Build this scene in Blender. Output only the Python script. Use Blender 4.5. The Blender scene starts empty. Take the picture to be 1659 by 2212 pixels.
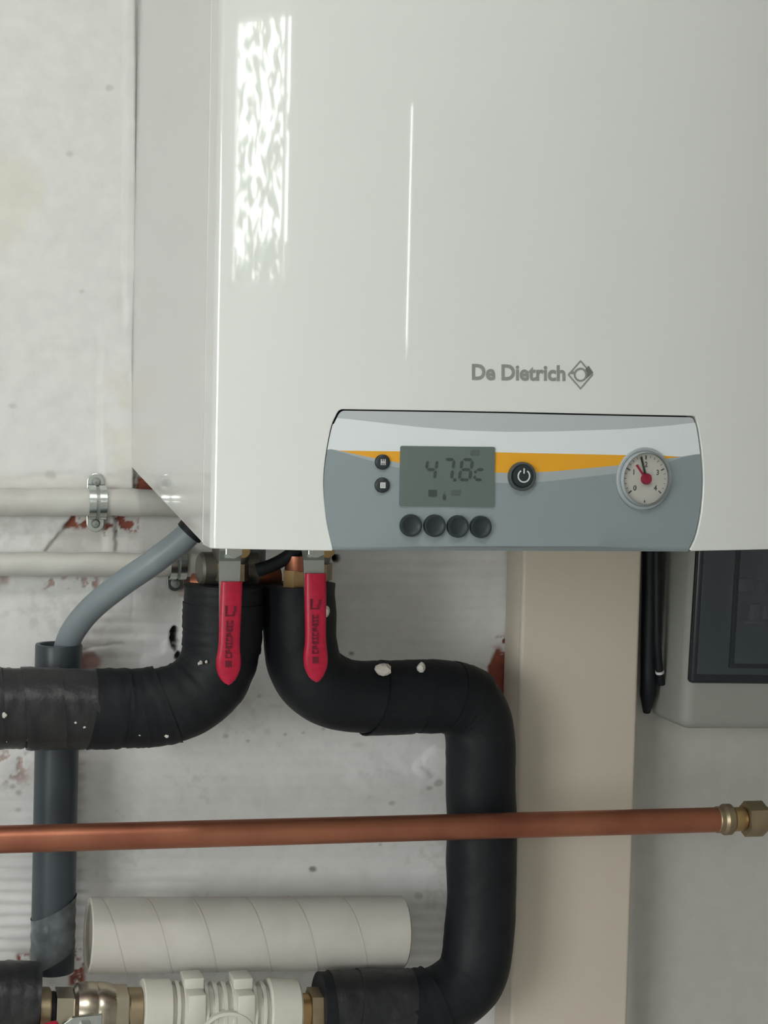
import bpy, bmesh, math, random
import numpy as np
from mathutils import Vector, Matrix
from mathutils.geometry import delaunay_2d_cdt

random.seed(7); rng = np.random.default_rng(11)
scene = bpy.context.scene
COL = scene.collection
V = Vector

# ------------------------------------------------------------------ camera
W, H, F = 1659.0, 2212.0, 3860.0            # frame in pixels, focal length in pixels
CAM = V((0.0, -1.45, 1.45))
YAW, PITCH, ROLL = math.radians(15.9), math.radians(3.5), 0.023
_f = V((math.sin(YAW)*math.cos(PITCH), math.cos(YAW)*math.cos(PITCH), -math.sin(PITCH)))
_r0 = V((math.cos(YAW), -math.sin(YAW), 0)); _u0 = _r0.cross(_f)
_r = _r0*math.cos(ROLL) + _u0*math.sin(ROLL); _u = _r.cross(_f)
cd = bpy.data.cameras.new('camera'); cam = bpy.data.objects.new('camera', cd); COL.objects.link(cam)
cd.sensor_fit = 'VERTICAL'; cd.sensor_height = 36.0; cd.lens = 36.0*F/H; cd.clip_start = 0.02
cam.matrix_world = Matrix(((_r.x, _u.x, -_f.x, CAM.x), (_r.y, _u.y, -_f.y, CAM.y), (_r.z, _u.z, -_f.z, CAM.z), (0, 0, 0, 1)))
scene.camera = cam

# ------------------------------------------------------------------ light
world = bpy.data.worlds.new('sky'); scene.world = world; world.use_nodes = True
bg = world.node_tree.nodes['Background']
bg.inputs[0].default_value = (0.97, 1.0, 0.985, 1); bg.inputs[1].default_value = 13.0
WIN = (-0.85, -0.375, 1.70, 2.365)            # window in the far wall: x0, x1, z0, z1
WIN2 = (-2.85, -1.45, 0.70, 2.00)            # larger window in the left wall: y0, y1, z0, z1
DOOR = (0.47, 1.30, 2.13)                    # door in the far wall, standing slightly ajar: x0, x1, z1
ROOM = (-1.7, 1.9, -3.3, 0.0, 0.0, 2.55)     # x0 x1 y0 y1 z0 z1
pl = bpy.data.lights.new('window_portal', 'AREA'); pl.shape = 'RECTANGLE'
pl.size = WIN[1]-WIN[0]; pl.size_y = WIN[3]-WIN[2]; pl.cycles.is_portal = True
po = bpy.data.objects.new('window_portal', pl); COL.objects.link(po)
po.location = ((WIN[0]+WIN[1])/2, ROOM[2]-0.01, (WIN[2]+WIN[3])/2); po.rotation_euler = V((0, 1, 0)).to_track_quat('-Z', 'Z').to_euler()
pl2 = bpy.data.lights.new('window_portal', 'AREA'); pl2.shape = 'RECTANGLE'; pl2.cycles.is_portal = True
pl2.size = WIN2[1]-WIN2[0]; pl2.size_y = WIN2[3]-WIN2[2]
po2 = bpy.data.objects.new('window_portal', pl2); COL.objects.link(po2)
po2.location = (ROOM[0]-0.01, (WIN2[0]+WIN2[1])/2, (WIN2[2]+WIN2[3])/2); po2.rotation_euler = V((1, 0, 0)).to_track_quat('-Z', 'Z').to_euler()
LAMP = V((0.05, -1.15, 2.36))
ld = bpy.data.lights.new('ceiling_bulb', 'POINT'); ld.energy = 13.0; ld.shadow_soft_size = 0.05; ld.color = (1.0, 0.985, 0.955)
lo = bpy.data.objects.new('ceiling_bulb', ld); COL.objects.link(lo); lo.location = LAMP
scene.view_settings.view_transform = 'Standard'; scene.view_settings.look = 'None'
scene.view_settings.exposure = -0.20; scene.view_settings.gamma = 1.0
scene.view_settings.use_curve_mapping = False

# ------------------------------------------------------------------ helpers
def ray(px, py):
    return (_f + _r*((px-W/2)/F) + _u*((H/2-py)/F))
def P(px, py, d):
    """point seen at pixel (px, py) at distance d in front of the wall"""
    k = ray(px, py); t = (-d-CAM.y)/k.y
    return CAM + k*t
def project_np(X, Y, Z):
    q = np.stack([X-CAM.x, Y-CAM.y, Z-CAM.z], -1)
    a = q@np.array(_r); b = q@np.array(_u); c = q@np.array(_f)
    return W/2+F*a/c, H/2-F*b/c
def mm(px, d):
    """metres per n pixels at distance d from the wall"""
    return (P(900+px, 1500, d)-P(900, 1500, d)).length
def lin(r, g, b):
    f = lambda c: ((c/255+0.055)/1.055)**2.4 if c > 10.3 else c/255/12.92
    return (f(r), f(g), f(b), 1)

MATS = {}
def mat(name, col, rough=0.5, metal=0.0, coat=0.0, spec=0.5, noise=None, bump=None, trans=0.0, ior=1.45, coat_rough=0.05):
    """noise = (scale, colour2, lo, hi); bump = (scale, strength)"""
    if name in MATS: return MATS[name]
    m = bpy.data.materials.new(name); m.use_nodes = True; nt = m.node_tree; b = nt.nodes['Principled BSDF']
    b.inputs['Base Color'].default_value = col; b.inputs['Roughness'].default_value = rough
    b.inputs['Metallic'].default_value = metal; b.inputs['Specular IOR Level'].default_value = spec
    b.inputs['Coat Weight'].default_value = coat; b.inputs['Coat Roughness'].default_value = coat_rough
    b.inputs['Transmission Weight'].default_value = trans; b.inputs['IOR'].default_value = ior
    tc = nt.nodes.new('ShaderNodeTexCoord')
    if noise:
        n = nt.nodes.new('ShaderNodeTexNoise'); n.inputs['Scale'].default_value = noise[0]; n.inputs['Detail'].default_value = 6
        nt.links.new(tc.outputs['Object'], n.inputs['Vector'])
        cr = nt.nodes.new('ShaderNodeValToRGB'); cr.color_ramp.elements[0].position = noise[2]; cr.color_ramp.elements[1].position = noise[3]
        cr.color_ramp.elements[0].color = col; cr.color_ramp.elements[1].color = noise[1]
        nt.links.new(n.outputs['Fac'], cr.inputs[0]); nt.links.new(cr.outputs[0], b.inputs['Base Color'])
    if bump:
        n = nt.nodes.new('ShaderNodeTexNoise'); n.inputs['Scale'].default_value = bump[0]; n.inputs['Detail'].default_value = 5
        nt.links.new(tc.outputs['Object'], n.inputs['Vector'])
        bp = nt.nodes.new('ShaderNodeBump'); bp.inputs['Strength'].default_value = bump[1]; bp.inputs['Distance'].default_value = 0.002
        nt.links.new(n.outputs['Fac'], bp.inputs['Height']); nt.links.new(bp.outputs[0], b.inputs['Normal'])
    MATS[name] = m
    return m

def tag(o, label, cat, group=None):
    o['label'] = label; o['category'] = cat
    if group: o['group'] = group
    return o
def thing(name, loc, label, cat, group=None):
    o = bpy.data.objects.new(name, None); o.empty_display_size = 0.02; COL.objects.link(o); o.location = loc
    return tag(o, label, cat, group)
def wloc(o):
    p = V(o.location)
    while o.parent: o = o.parent; p += V(o.location)
    return p
def obj(name, geo, mats, parent=None, smooth=True, angle=35, fmat=None, origin=None, normals=None):
    """geo = (verts, faces) in world space; becomes ONE mesh object with its own origin"""
    vs, fs = geo
    vs = [V(v) for v in vs]
    if origin is None:
        mn = V((min(v.x for v in vs), min(v.y for v in vs), min(v.z for v in vs))); mx = V((max(v.x for v in vs), max(v.y for v in vs), max(v.z for v in vs)))
        origin = V(((mn.x+mx.x)/2, (mn.y+mx.y)/2, mn.z))
    me = bpy.data.meshes.new(name)
    me.from_pydata([tuple(v-origin) for v in vs], [], [tuple(f) for f in fs])
    if not isinstance(mats, (list, tuple)): mats = [mats]
    for m in mats: me.materials.append(m)
    if fmat:
        me.polygons.foreach_set('material_index', fmat)
    if normals is None:
        bm = bmesh.new(); bm.from_mesh(me); bmesh.ops.recalc_face_normals(bm, faces=bm.faces); bm.to_mesh(me); bm.free()
    if smooth:
        me.polygons.foreach_set('use_smooth', [True]*len(me.polygons))
        if normals is None: me.set_sharp_from_angle(angle=math.radians(angle))
    if normals is not None:
        me.normals_split_custom_set_from_vertices([tuple(n) for n in normals])
    me.update()
    o = bpy.data.objects.new(name, me); COL.objects.link(o)
    if parent is not None:
        o.parent = parent; o.location = origin-wloc(parent)
    else: o.location = origin
    return o
def join(*gs):
    vs, fs = [], []
    for g in gs:
        k = len(vs); vs += list(g[0]); fs += [tuple(i+k for i in f) for f in g[1]]
    return vs, fs
def xf(geo, M): return [M@V(v) for v in geo[0]], geo[1]

def box(x0, x1, y0, y1, z0, z1, bev=0.0, seg=2):
    bm = bmesh.new()
    bmesh.ops.create_cube(bm, size=1, matrix=Matrix.Translation(((x0+x1)/2, (y0+y1)/2, (z0+z1)/2)) @ Matrix.Diagonal((x1-x0, y1-y0, z1-z0, 1)))
    if bev: bmesh.ops.bevel(bm, geom=list(bm.edges), offset=bev, segments=seg, profile=0.5, affect='EDGES')
    bm.verts.index_update()
    g = [v.co.copy() for v in bm.verts], [tuple(v.index for v in f.verts) for f in bm.faces]
    bm.free(); return g
def frame(n, up=V((0, 0, 1))):
    n = n.normalized(); t = up.cross(n)
    if t.length < 1e-4: t = V((1, 0, 0)).cross(n)
    t.normalize(); u = n.cross(t); return t, u, n
def lathe(prof, o, n, seg=32, up=V((0, 0, 1)), squash=None):
    """prof = [(radius, height along n)]; closed where radius is 0"""
    t, u, n = frame(n, up); vs, fs, rings = [], [], []
    for r, h in prof:
        if r < 1e-7: vs.append(o+n*h); rings.append([len(vs)-1])
        else:
            k = len(vs)
            for i in range(seg):
                a = 2*math.pi*(i+.5)/seg
                vs.append(o+n*h+t*(r*math.cos(a))+u*(r*math.sin(a)))
            rings.append(list(range(k, k+seg)))
    for a, b in zip(rings, rings[1:]):
        if len(a) == 1 and len(b) == 1: continue
        for i in range(seg):
            j = (i+1) % seg
            if len(a) == 1: fs.append((a[0], b[i], b[j]))
            elif len(b) == 1: fs.append((a[i], b[0], a[j]))
            else: fs.append((a[i], b[i], b[j], a[j]))
    return vs, fs
def rod(a, b, r, seg=20, bev=0.0006):
    a, b = V(a), V(b); L = (b-a).length
    return lathe([(0, 0), (r-bev, 0), (r, bev), (r, L-bev), (r-bev, L), (0, L)], a, b-a, seg)
def spline(pts, n=14):
    pts = [V(p) for p in pts]; q = [pts[0]*2-pts[1]]+pts+[pts[-1]*2-pts[-2]]; out = []
    for i in range(1, len(q)-2):
        p0, p1, p2, p3 = q[i-1:i+3]
        for k in range(n):
            t = k/n
            out.append(0.5*((2*p1)+(p2-p0)*t+(2*p0-5*p1+4*p2-p3)*t*t+(3*p1-p0-3*p2+p3)*t**3))
    out.append(pts[-1]); return out
def sweep(path, rad, seg=28, cap=True, hollow=0.0):
    """rad = number or function(i/n, angle)"""
    path = [V(p) for p in path]; n = len(path); vs, fs = [], []
    rf = rad if callable(rad) else (lambda t, a: rad)
    T = [((path[min(i+1, n-1)]-path[max(i-1, 0)]).normalized()) for i in range(n)]
    N = T[0].cross(V((0, 1, 0)));
    if N.length < .1: N = T[0].cross(V((0, 0, 1)))
    N.normalize()
    for i in range(n):
        if i:
            N = N-T[i]*N.dot(T[i]); N.normalize()
        B = T[i].cross(N)
        for k in range(seg):
            a = 2*math.pi*k/seg; r = rf(i/(n-1), a)
            vs.append(path[i]+N*(r*math.cos(a))+B*(r*math.sin(a)))
    for i in range(n-1):
        for k in range(seg):
            j = (k+1) % seg; fs.append((i*seg+k, i*seg+j, (i+1)*seg+j, (i+1)*seg+k))
    if cap:
        if hollow:
            for e in (0, n-1):
                c = path[e]; k0 = len(vs)
                for k in range(seg): vs.append(c+(vs[e*seg+k]-c)*(1-hollow))
                for k in range(seg): vs.append(c+(vs[e*seg+k]-c)*(1-hollow)+T[e]*(0.02 if e == 0 else -0.02))
                for k in range(seg):
                    j = (k+1) % seg
                    fs.append((e*seg+k, e*seg+j, k0+j, k0+k)); fs.append((k0+k, k0+j, k0+seg+j, k0+seg+k))
                fs.append(tuple(range(k0+seg, k0+2*seg)))
        else:
            fs.append(tuple(range(seg))); fs.append(tuple(range((n-1)*seg, n*seg)))
    return vs, fs
def prism(poly, o, t, u, n, h0, h1, bev=0.0):
    """extrude a 2-D polygon (a, b) along n from h0 to h1"""
    k = len(poly); vs = []
    for h in (h0, h1): vs += [o+t*a+u*b+n*h for a, b in poly]
    fs = [tuple(range(k-1, -1, -1)), tuple(range(k, 2*k))]+[(i, (i+1) % k, k+(i+1) % k, k+i) for i in range(k)]
    if bev:
        bm = bmesh.new(); bv = [bm.verts.new(v) for v in vs]
        for f in fs: bm.faces.new([bv[i] for i in f])
        bmesh.ops.recalc_face_normals(bm, faces=bm.faces)
        bm.faces.ensure_lookup_table()
        bmesh.ops.bevel(bm, geom=list(bm.faces[1].edges), offset=bev, segments=2, profile=.5, affect='EDGES')
        bm.verts.index_update()
        vs = [v.co.copy() for v in bm.verts]; fs = [tuple(v.index for v in f.verts) for f in bm.faces]; bm.free()
    return vs, fs
def hexpoly(r, a0=0): return [(r*math.cos(math.radians(60*i+a0)), r*math.sin(math.radians(60*i+a0))) for i in range(6)]
def inside(p, poly):
    x, y = p; c = False; n = len(poly)
    for i in range(n):
        x1, y1 = poly[i]; x2, y2 = poly[i-1]
        if (y1 > y) != (y2 > y) and x < (x2-x1)*(y-y1)/(y2-y1)+x1: c = not c
    return c
def interp(pts, x):
    return float(np.interp(x, [p[0] for p in pts], [p[1] for p in pts]))
def text_geo(s, size, bold=0.0, shear=0.0):
    c = bpy.data.curves.new('t', 'FONT'); c.body = s; c.size = size; c.offset = bold; c.shear = shear; c.resolution_u = 4
    c.align_x = 'LEFT'; o = bpy.data.objects.new('t', c); COL.objects.link(o)
    bpy.context.view_layer.update()
    me = o.evaluated_get(bpy.context.evaluated_depsgraph_get()).to_mesh()
    vs = [(v.co.x, v.co.y) for v in me.vertices]; fs = [tuple(p.vertices) for p in me.polygons]
    o.evaluated_get(bpy.context.evaluated_depsgraph_get()).to_mesh_clear()
    bpy.data.objects.remove(o); bpy.data.curves.remove(c)
    return vs, fs

# value noise for relief
_perm = rng.random((256, 256))
def vnoise(x, y):
    xi = np.floor(x).astype(int); yi = np.floor(y).astype(int); fx = x-xi; fy = y-yi
    fx = fx*fx*(3-2*fx); fy = fy*fy*(3-2*fy); g = lambda a, b: _perm[a % 256, b % 256]
    return (g(xi, yi)*(1-fx)+g(xi+1, yi)*fx)*(1-fy)+(g(xi, yi+1)*(1-fx)+g(xi+1, yi+1)*fx)*fy
def fbm(x, y, o=4):
    s = 0; a = .5; t = 0
    for i in range(o): s = s+a*vnoise(x*2**i+17*i, y*2**i+31*i); t += a; a *= .5
    return s/t
def sm(e0, e1, x):
    t = np.clip((x-e0)/(e1-e0), 0, 1); return t*t*(3-2*t)
def rect(x, y, x0, x1, y0, y1, s=8, wob=None):
    if wob is not None: x = x+wob; y = y+wob
    return sm(x0-s, x0+s, x)*(1-sm(x1-s, x1+s, x))*sm(y0-s, y0+s, y)*(1-sm(y1-s, y1+s, y))
def blob(x, y, cx, cy, rx, ry, wob, edge=.35):
    q = np.sqrt(((x-cx)/rx)**2+((y-cy)/ry)**2)+(wob-.5)*1.3
    return 1-sm(1-edge, 1+edge, q)

# ------------------------------------------------------------------ materials
def wall_material():
    m = bpy.data.materials.new('painted_masonry'); m.use_nodes = True; nt = m.node_tree; b = nt.nodes['Principled BSDF']
    b.inputs['Roughness'].default_value = 0.62; b.inputs['Specular IOR Level'].default_value = 0.3
    a = nt.nodes.new('ShaderNodeVertexColor'); a.layer_name = 'Col'
    tc = nt.nodes.new('ShaderNodeTexCoord')
    n = nt.nodes.new('ShaderNodeTexNoise'); n.inputs['Scale'].default_value = 60; n.inputs['Detail'].default_value = 8
    nt.links.new(tc.outputs['Object'], n.inputs['Vector'])
    mr = nt.nodes.new('ShaderNodeMapRange'); mr.inputs[1].default_value = .3; mr.inputs[2].default_value = .7; mr.inputs[3].default_value = .95; mr.inputs[4].default_value = 1.03
    nt.links.new(n.outputs['Fac'], mr.inputs[0])
    mx = nt.nodes.new('ShaderNodeMix'); mx.data_type = 'RGBA'; mx.blend_type = 'MULTIPLY'; mx.inputs[0].default_value = 1
    nt.links.new(a.outputs['Color'], mx.inputs[6]); nt.links.new(mr.outputs[0], mx.inputs[7]); nt.links.new(mx.outputs[2], b.inputs['Base Color'])
    n2 = nt.nodes.new('ShaderNodeTexNoise'); n2.inputs['Scale'].default_value = 180; n2.inputs['Detail'].default_value = 6
    nt.links.new(tc.outputs['Object'], n2.inputs['Vector'])
    bp = nt.nodes.new('ShaderNodeBump'); bp.inputs['Strength'].default_value = .12; bp.inputs['Distance'].default_value = .001
    nt.links.new(n2.outputs['Fac'], bp.inputs['Height']); nt.links.new(bp.outputs[0], b.inputs['Normal'])
    return m
M_WALL = wall_material()
M_ROOM = mat('room_plaster', (.78, .775, .765, 1), .85, noise=(3, (.72, .71, .695, 1), .35, .7), bump=(40, .2))
M_DIMWALL = mat('dim_bounce_wall', (.40, .385, .36, 1), .9, noise=(4, (.34, .325, .30, 1), .35, .7), bump=(40, .3))  # finish of the unseen right wall, darkened to bounce less light
M_FLOOR = mat('concrete', (.56, .55, .53, 1), .7, noise=(9, (.47, .46, .44, 1), .3, .7), bump=(60, .3))
M_WHITE = mat('boiler_enamel', (.70, .72, .71, 1), .30, coat=1.0, coat_rough=.03)
M_WHITE.node_tree.nodes['Principled BSDF'].inputs['Coat IOR'].default_value = 1.62
M_SIDE = mat('boiler_side_enamel', (.68, .675, .665, 1), .35, coat=1.0, coat_rough=.06)
M_DARK = mat('dark_gap', (.03, .033, .033, 1), .7)
M_PGREY = mat('panel_grey', lin(134, 145, 150), .42)
M_PLITE = mat('panel_light_grey', lin(158, 166, 170), .42)
M_PBAND = mat('panel_silver', lin(178, 184, 188), .42)
M_PWHITE = mat('panel_white', lin(216, 222, 226), .4)
M_ORANGE = mat('panel_orange', lin(222, 160, 40), .45)
M_LCD = mat('lcd_glass', lin(94, 107, 103), .25, coat=.3)
M_SEG = mat('lcd_segment', lin(62, 72, 70), .35)
M_SEGF = mat('lcd_segment_faint', lin(82, 93, 91), .35)
M_BTN = mat('button_rubber', lin(38, 46, 50), .38)
M_BTNR = mat('button_ring', lin(70, 76, 78), .4)
M_GLYPH = mat('glyph_print', lin(205, 205, 205), .5)
M_LOGO = mat('logo_print', lin(158, 162, 158), .3, metal=.4)
M_LOGO2 = mat('logo_print_dark', lin(128, 133, 130), .3, metal=.4)
M_DIAL = mat('dial_white', lin(212, 211, 204), .5)
M_DIALINK = mat('dial_ink', lin(88, 92, 88), .5)
M_RED = mat('red_plastic', lin(196, 28, 66), .38, noise=(220, lin(184, 24, 58), .4, .6))
M_REDP = mat('red_pointer', lin(165, 40, 66), .4)
M_BLACK = mat('needle_black', lin(62, 64, 60), .5)
M_INK = mat('embossed_ink', lin(112, 20, 42), .5)
M_FOAM = mat('black_foam', lin(19, 22, 27), .55, noise=(25, lin(29, 32, 36), .4, .75), bump=(60, .55), spec=.32)
M_TAPE = mat('black_tape', lin(33, 35, 37), .40, noise=(30, lin(50, 49, 47), .45, .75), bump=(50, .9))
M_FLECK = mat('plaster_fleck', lin(206, 200, 192), .8, bump=(300, .6))
M_COPPER = mat('copper', (.46, .185, .11, 1), .42, metal=.8, noise=(14, (.31, .105, .065, 1), .40, .72))
M_BRASS = mat('brass', (.52, .36, .17, 1), .33, metal=.9, noise=(40, (.38, .25, .12, 1), .4, .7))
M_BRASSD = mat('brass_dull', (.36, .29, .19, 1), .42, metal=.8, noise=(40, (.24, .18, .11, 1), .4, .7))
M_GUN = mat('dull_gunmetal', (.20, .19, .165, 1), .45, metal=.7, noise=(40, (.13, .115, .095, 1), .4, .7))
M_NICKEL = mat('nickel', (.56, .50, .41, 1), .26, metal=.95, noise=(30, (.44, .38, .30, 1), .4, .7))
M_ZINC = mat('zinc_steel', (.60, .64, .62, 1), .24, metal=1.0)
M_STEEL = mat('grey_steel', (.36, .39, .37, 1), .48, metal=.7)
M_STRAP = mat('zinc_strap', (.46, .49, .47, 1), .36, metal=.85)
M_PIPEW = mat('painted_pipe', lin(204, 203, 197), .45, noise=(30, lin(190, 186, 178), .5, .8), bump=(50, .2))
M_PVC = mat('grey_pvc', lin(58, 66, 73), .36, noise=(18, lin(49, 56, 62), .4, .7))
M_HOSE = mat('grey_hose', lin(128, 137, 143), .42)
M_DUCT = mat('duct_plastic', lin(203, 193, 179), .5)
M_ENC = mat('enclosure_grey', lin(142, 143, 138), .5)
M_DOOR = mat('smoked_door', lin(46, 54, 62), .22, coat=.6)
M_DOORF = mat('smoked_door_frame', lin(30, 35, 40), .3)
M_BRK = mat('breaker_grey', lin(62, 65, 74), .5)
M_TUBE = mat('tube_paper', lin(207, 203, 196), .7, noise=(22, lin(196, 191, 183), .4, .7))
M_SEAM = mat('tube_seam', lin(200, 196, 188), .8)
M_TUBEIN = mat('tube_inside', lin(165, 158, 146), .9)
M_WPLA = mat('white_plastic', lin(206, 204, 194), .45, noise=(30, lin(194, 190, 180), .4, .7))
M_LEAF = mat('leaf', (.10, .16, .06, 1), .5, noise=(8, (.17, .24, .09, 1), .4, .7))
M_BARK = mat('bark', (.10, .08, .06, 1), .9, bump=(60, .8))
mg = mat('gauge_glass', (1, 1, 1, 1), .04, trans=1.0, ior=1.12)
M_CLEAR = mg

# ------------------------------------------------------------------ the room
def struct(o): o['kind'] = 'structure'; return o
X0, X1, Y0, Y1, Z0, Z1 = ROOM
struct(obj('floor', box(X0-.1, X1+.1, Y0-.12, .1, -.1, 0), M_FLOOR, smooth=False))
struct(obj('ceiling', box(X0-.1, X1+.1, Y0-.12, .1, Z1, Z1+.1), M_ROOM, smooth=False))
a, b, c, e = WIN2
struct(obj('wall_left', join(box(X0-.1, X0, Y0, a, 0, Z1), box(X0-.1, X0, b, 0, 0, Z1), box(X0-.1, X0, a, b, 0, c), box(X0-.1, X0, a, b, e, Z1)), M_ROOM, smooth=False))
M_WINF = mat('window_white', (.8, .8, .8, 1), .4)
m2 = (a+b)/2
struct(obj('window_2', join(box(X0-.09, X0-.04, a, a+.04, c, e), box(X0-.09, X0-.04, b-.04, b, c, e), box(X0-.09, X0-.04, a, b, c, c+.04), box(X0-.09, X0-.04, a, b, e-.04, e), box(X0-.085, X0-.045, m2-.02, m2+.02, c, e)), M_WINF, smooth=False))
struct(obj('ground', box(-16, 16, -24, 14, -.25, -.12), mat('outside_ground', (.22, .23, .17, 1), .9, noise=(2, (.15, .18, .10, 1), .4, .6)), smooth=False))
struct(obj('wall_right', box(X1, X1+.1, Y0, 0, 0, Z1), M_DIMWALL, smooth=False))
a, b, c, e = WIN
struct(obj('wall_front', join(box(X0-.1, a, Y0-.12, Y0, 0, Z1), box(b, DOOR[0], Y0-.12, Y0, 0, Z1), box(DOOR[1], X1+.1, Y0-.12, Y0, 0, Z1), box(DOOR[0], DOOR[1], Y0-.12, Y0, DOOR[2], Z1), box(a, b, Y0-.12, Y0, 0, c), box(a, b, Y0-.12, Y0, e, Z1)), M_ROOM, smooth=False))
wf = struct(obj('window_1', join(box(a, a+.03, Y0-.10, Y0-.04, c, e), box(b-.03, b, Y0-.10, Y0-.04, c, e), box(a, b, Y0-.10, Y0-.04, c, c+.03), box(a, b, Y0-.10, Y0-.04, e-.03, e), box(b-.075, b-.06, Y0-.10, Y0-.04, c+.03, e-.03)), M_WINF, smooth=False))
dr_ = struct(obj('door_1', box(DOOR[0]+.014, DOOR[1]-.003, Y0-.06, Y0-.02, .005, DOOR[2]-.004, .002), mat('door_paint', (.55, .53, .49, 1), .5)))
obj('door_handle', join(rod(V((DOOR[0]+.07, Y0-.02, 1.02)), V((DOOR[0]+.07, Y0+.035, 1.02)), .009), rod(V((DOOR[0]+.06, Y0+.03, 1.02)), V((DOOR[0]+.19, Y0+.03, 1.02)), .008)), M_ZINC, dr_)

# ---- back wall: relief of painted hollow brick and plaster
def build_wall():
    c00 = P(-40, -40, 0); c11 = P(1700, 2260, 0)
    xa = min(P(-40, 0, 0).x, P(-40, 2212, 0).x)-.01; xb = max(P(1700, 0, 0).x, P(1700, 2212, 0).x)+.01
    za = P(0, 2260, 0).z-.02; zb = P(1659, -40, 0).z+.03
    zb = max(zb, P(0, -40, 0).z+.01); za = min(za, P(1659, 2260, 0).z-.01)
    st = 0.00125
    xs = np.concatenate([[X0, X0+.4, xa-.05], np.arange(xa, xb, st), [xb+.05, X1]])
    zs = np.concatenate([[0, .4, za-.05], np.arange(za, zb, st), [zb+.05, Z1]])
    XX, ZZ = np.meshgrid(xs, zs)
    px, py = project_np(XX, np.zeros_like(XX), ZZ)
    ins = (px > -60) & (px < 1720) & (py > -60) & (py < 2280)
    n1 = fbm(px/140, py/140); n2 = fbm(px/45+9, py/45+4); n3 = fbm(px/14+3, py/14+8); n4 = fbm(px/300+40, py/300)
    wob = (n2-.5)*46
    h = np.zeros_like(px)                                   # relief in mm towards the room
    # gentle trowel waves
    h += (n1-.5)*3.2 + (n2-.5)*.9
    right = sm(1340, 1380, px)
    # ribs of the hollow bricks
    rib = 0.5+0.5*np.sin((py+px*.006)/25.5*2*math.pi); rib = rib**.7
    ribm = (rect(px, py, -80, 84, 1800, 2120, 14, wob*.4)*1.0 + rect(px, py, 150, 186, 1560, 2120, 8)*.8 + rect(px, py, 715, 1110, 1150, 1450, 26, wob)*.34
            + rect(px, py, 160, 420, 1800, 1960, 30, wob)*.28 + rect(px, py, -80, 90, 1620, 1800, 20, wob)*.35
            + rect(px, py, 180, 390, 1330, 1460, 20, wob)*.4 + rect(px, py, 60, 200, 690, 820, 40, wob*1.4)*.09
            + rect(px, py, 300, 980, 1600, 1780, 60, wob*1.5)*.10 + rect(px, py, 300, 980, 1810, 1930, 40, wob)*.22 + rect(px, py, 875, 980, 1900, 2100, 20, wob)*.3)
    ribm = np.clip(ribm, 0, 1)*(1-right)
    h += (rib-1)*2.6*ribm*(.75+.5*n3)
    # plaster edge and laid-on coats
    h += 0.9*sm(-8, 22, 868+14*np.sin(px/60)-py-(n2-.5)*36)*rect(px, py, 20, 190, 0, 2000, 60)
    h += 1.2*(1-sm(1014, 1034, py+(n2-.5)*24))*(1-sm(285, 300, px))
    # vertical plaster band beside the boiler
    band = sm(208, 222, px+(n2-.5)*14)*(1-sm(284, 292, px))
    h += band*4.5*sm(620, 1010, py)*(1-sm(1055, 1068, py))
    h += sm(262, 274, px+(n2-.5)*14)*(1-sm(288, 300, px))*3.0*(1-sm(640, 760, py))*(.4+n1)
    # area between the two pipes where the coat has come away: edge runs down to the left
    edge = 158-(py-1115)*.82
    hollow = rect(px, py, -100, 470, 1106, 1194, 4)*sm(edge-6, edge+6, px+(n3-.5)*14)
    h -= hollow*3.4
    h += rect(px, py, 226, 247, 1104, 1200, 5, (n3-.5)*10)*4.0
    h += rect(px, py, 395, 402, 1200, 1400, 5)*2
    patch = blob(px, py, 395, 1425, 70, 46, n2)*5+blob(px, py, 955, 1650, 46, 30, n2)*3+blob(px, py, 900, 1690, 120, 26, n2)*2.0
    h += patch
    # plaster seams
    seam = np.abs(py-(1392+.0008*(px-300)**2)+(n2-.5)*14); h -= 1.5*(1-sm(1, 5, seam))*rect(px, py, 175, 265, 1370, 1420, 6)
    seam2 = np.abs(px-287+(n2-.5)*10); h -= .8*(1-sm(1, 4, seam2))*rect(px, py, 260, 320, 1260, 1370, 10)
    # drilled holes
    hole = 1-sm(6.0, 9.0, np.hypot(px-727, (py-1206)*.95)); h -= hole*14
    hole2 = blob(px, py, 377, 1376, 9, 20, n3, .3); h -= hole2*12
    hole3 = blob(px, py, 385, 1415, 6, 8, n3, .3); h -= hole3*6
    h += (n3-.5)*.5*(1-right)
    h = h*(1-right)+right*((n1-.5)*1.2+.4)
    h = np.where(ins, h, 0)
    h *= sm(-.001, .02, XX-xa)*sm(-.001, .02, xb-XX)*sm(-.001, .02, ZZ-za)*sm(-.001, .02, zb-ZZ)
    # colour: paint, old stains, bare red clay where paint and plaster are missing
    base = np.array([.76, .757, .75]); col = np.ones(px.shape+(3,))*base
    yel = np.clip(sm(.50, .68, fbm(px/170+5, py/210+2))*rect(px, py, -100, 300, 190, 760, 80)*.45 + rect(px, py, 225, 300, 800, 1070, 30, wob*.9)*.5*sm(.35, .6, n2) + rect(px, py, -80, 300, 1030, 1060, 8)*.35, 0, 1)
    col = col*(1-yel[..., None])+np.array([.72, .68, .585])*yel[..., None]
    dirt_groove = np.clip(sm(.56, .72, n1*.6+n3*.4)*rect(px, py, -100, 1120, 1100, 2212, 40)*.42*(1-.7*rect(px, py, 700, 1110, 1100, 1460, 40)) + ribm*sm(.5, .0, rib)*.25*n2*2, 0, 1)  # dirt blotches, plus a darker tone in the rib grooves
    col = col*(1-dirt_groove[..., None])+np.array([.52, .50, .46])*dirt_groove[..., None]
    gcol = np.array([.47, .457, .428]); col = col*(1-right[..., None])+gcol*right[..., None]
    grey = hollow*.45+0; col = col*(1-grey[..., None])+np.array([.56, .53, .50])*grey[..., None]
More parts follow.
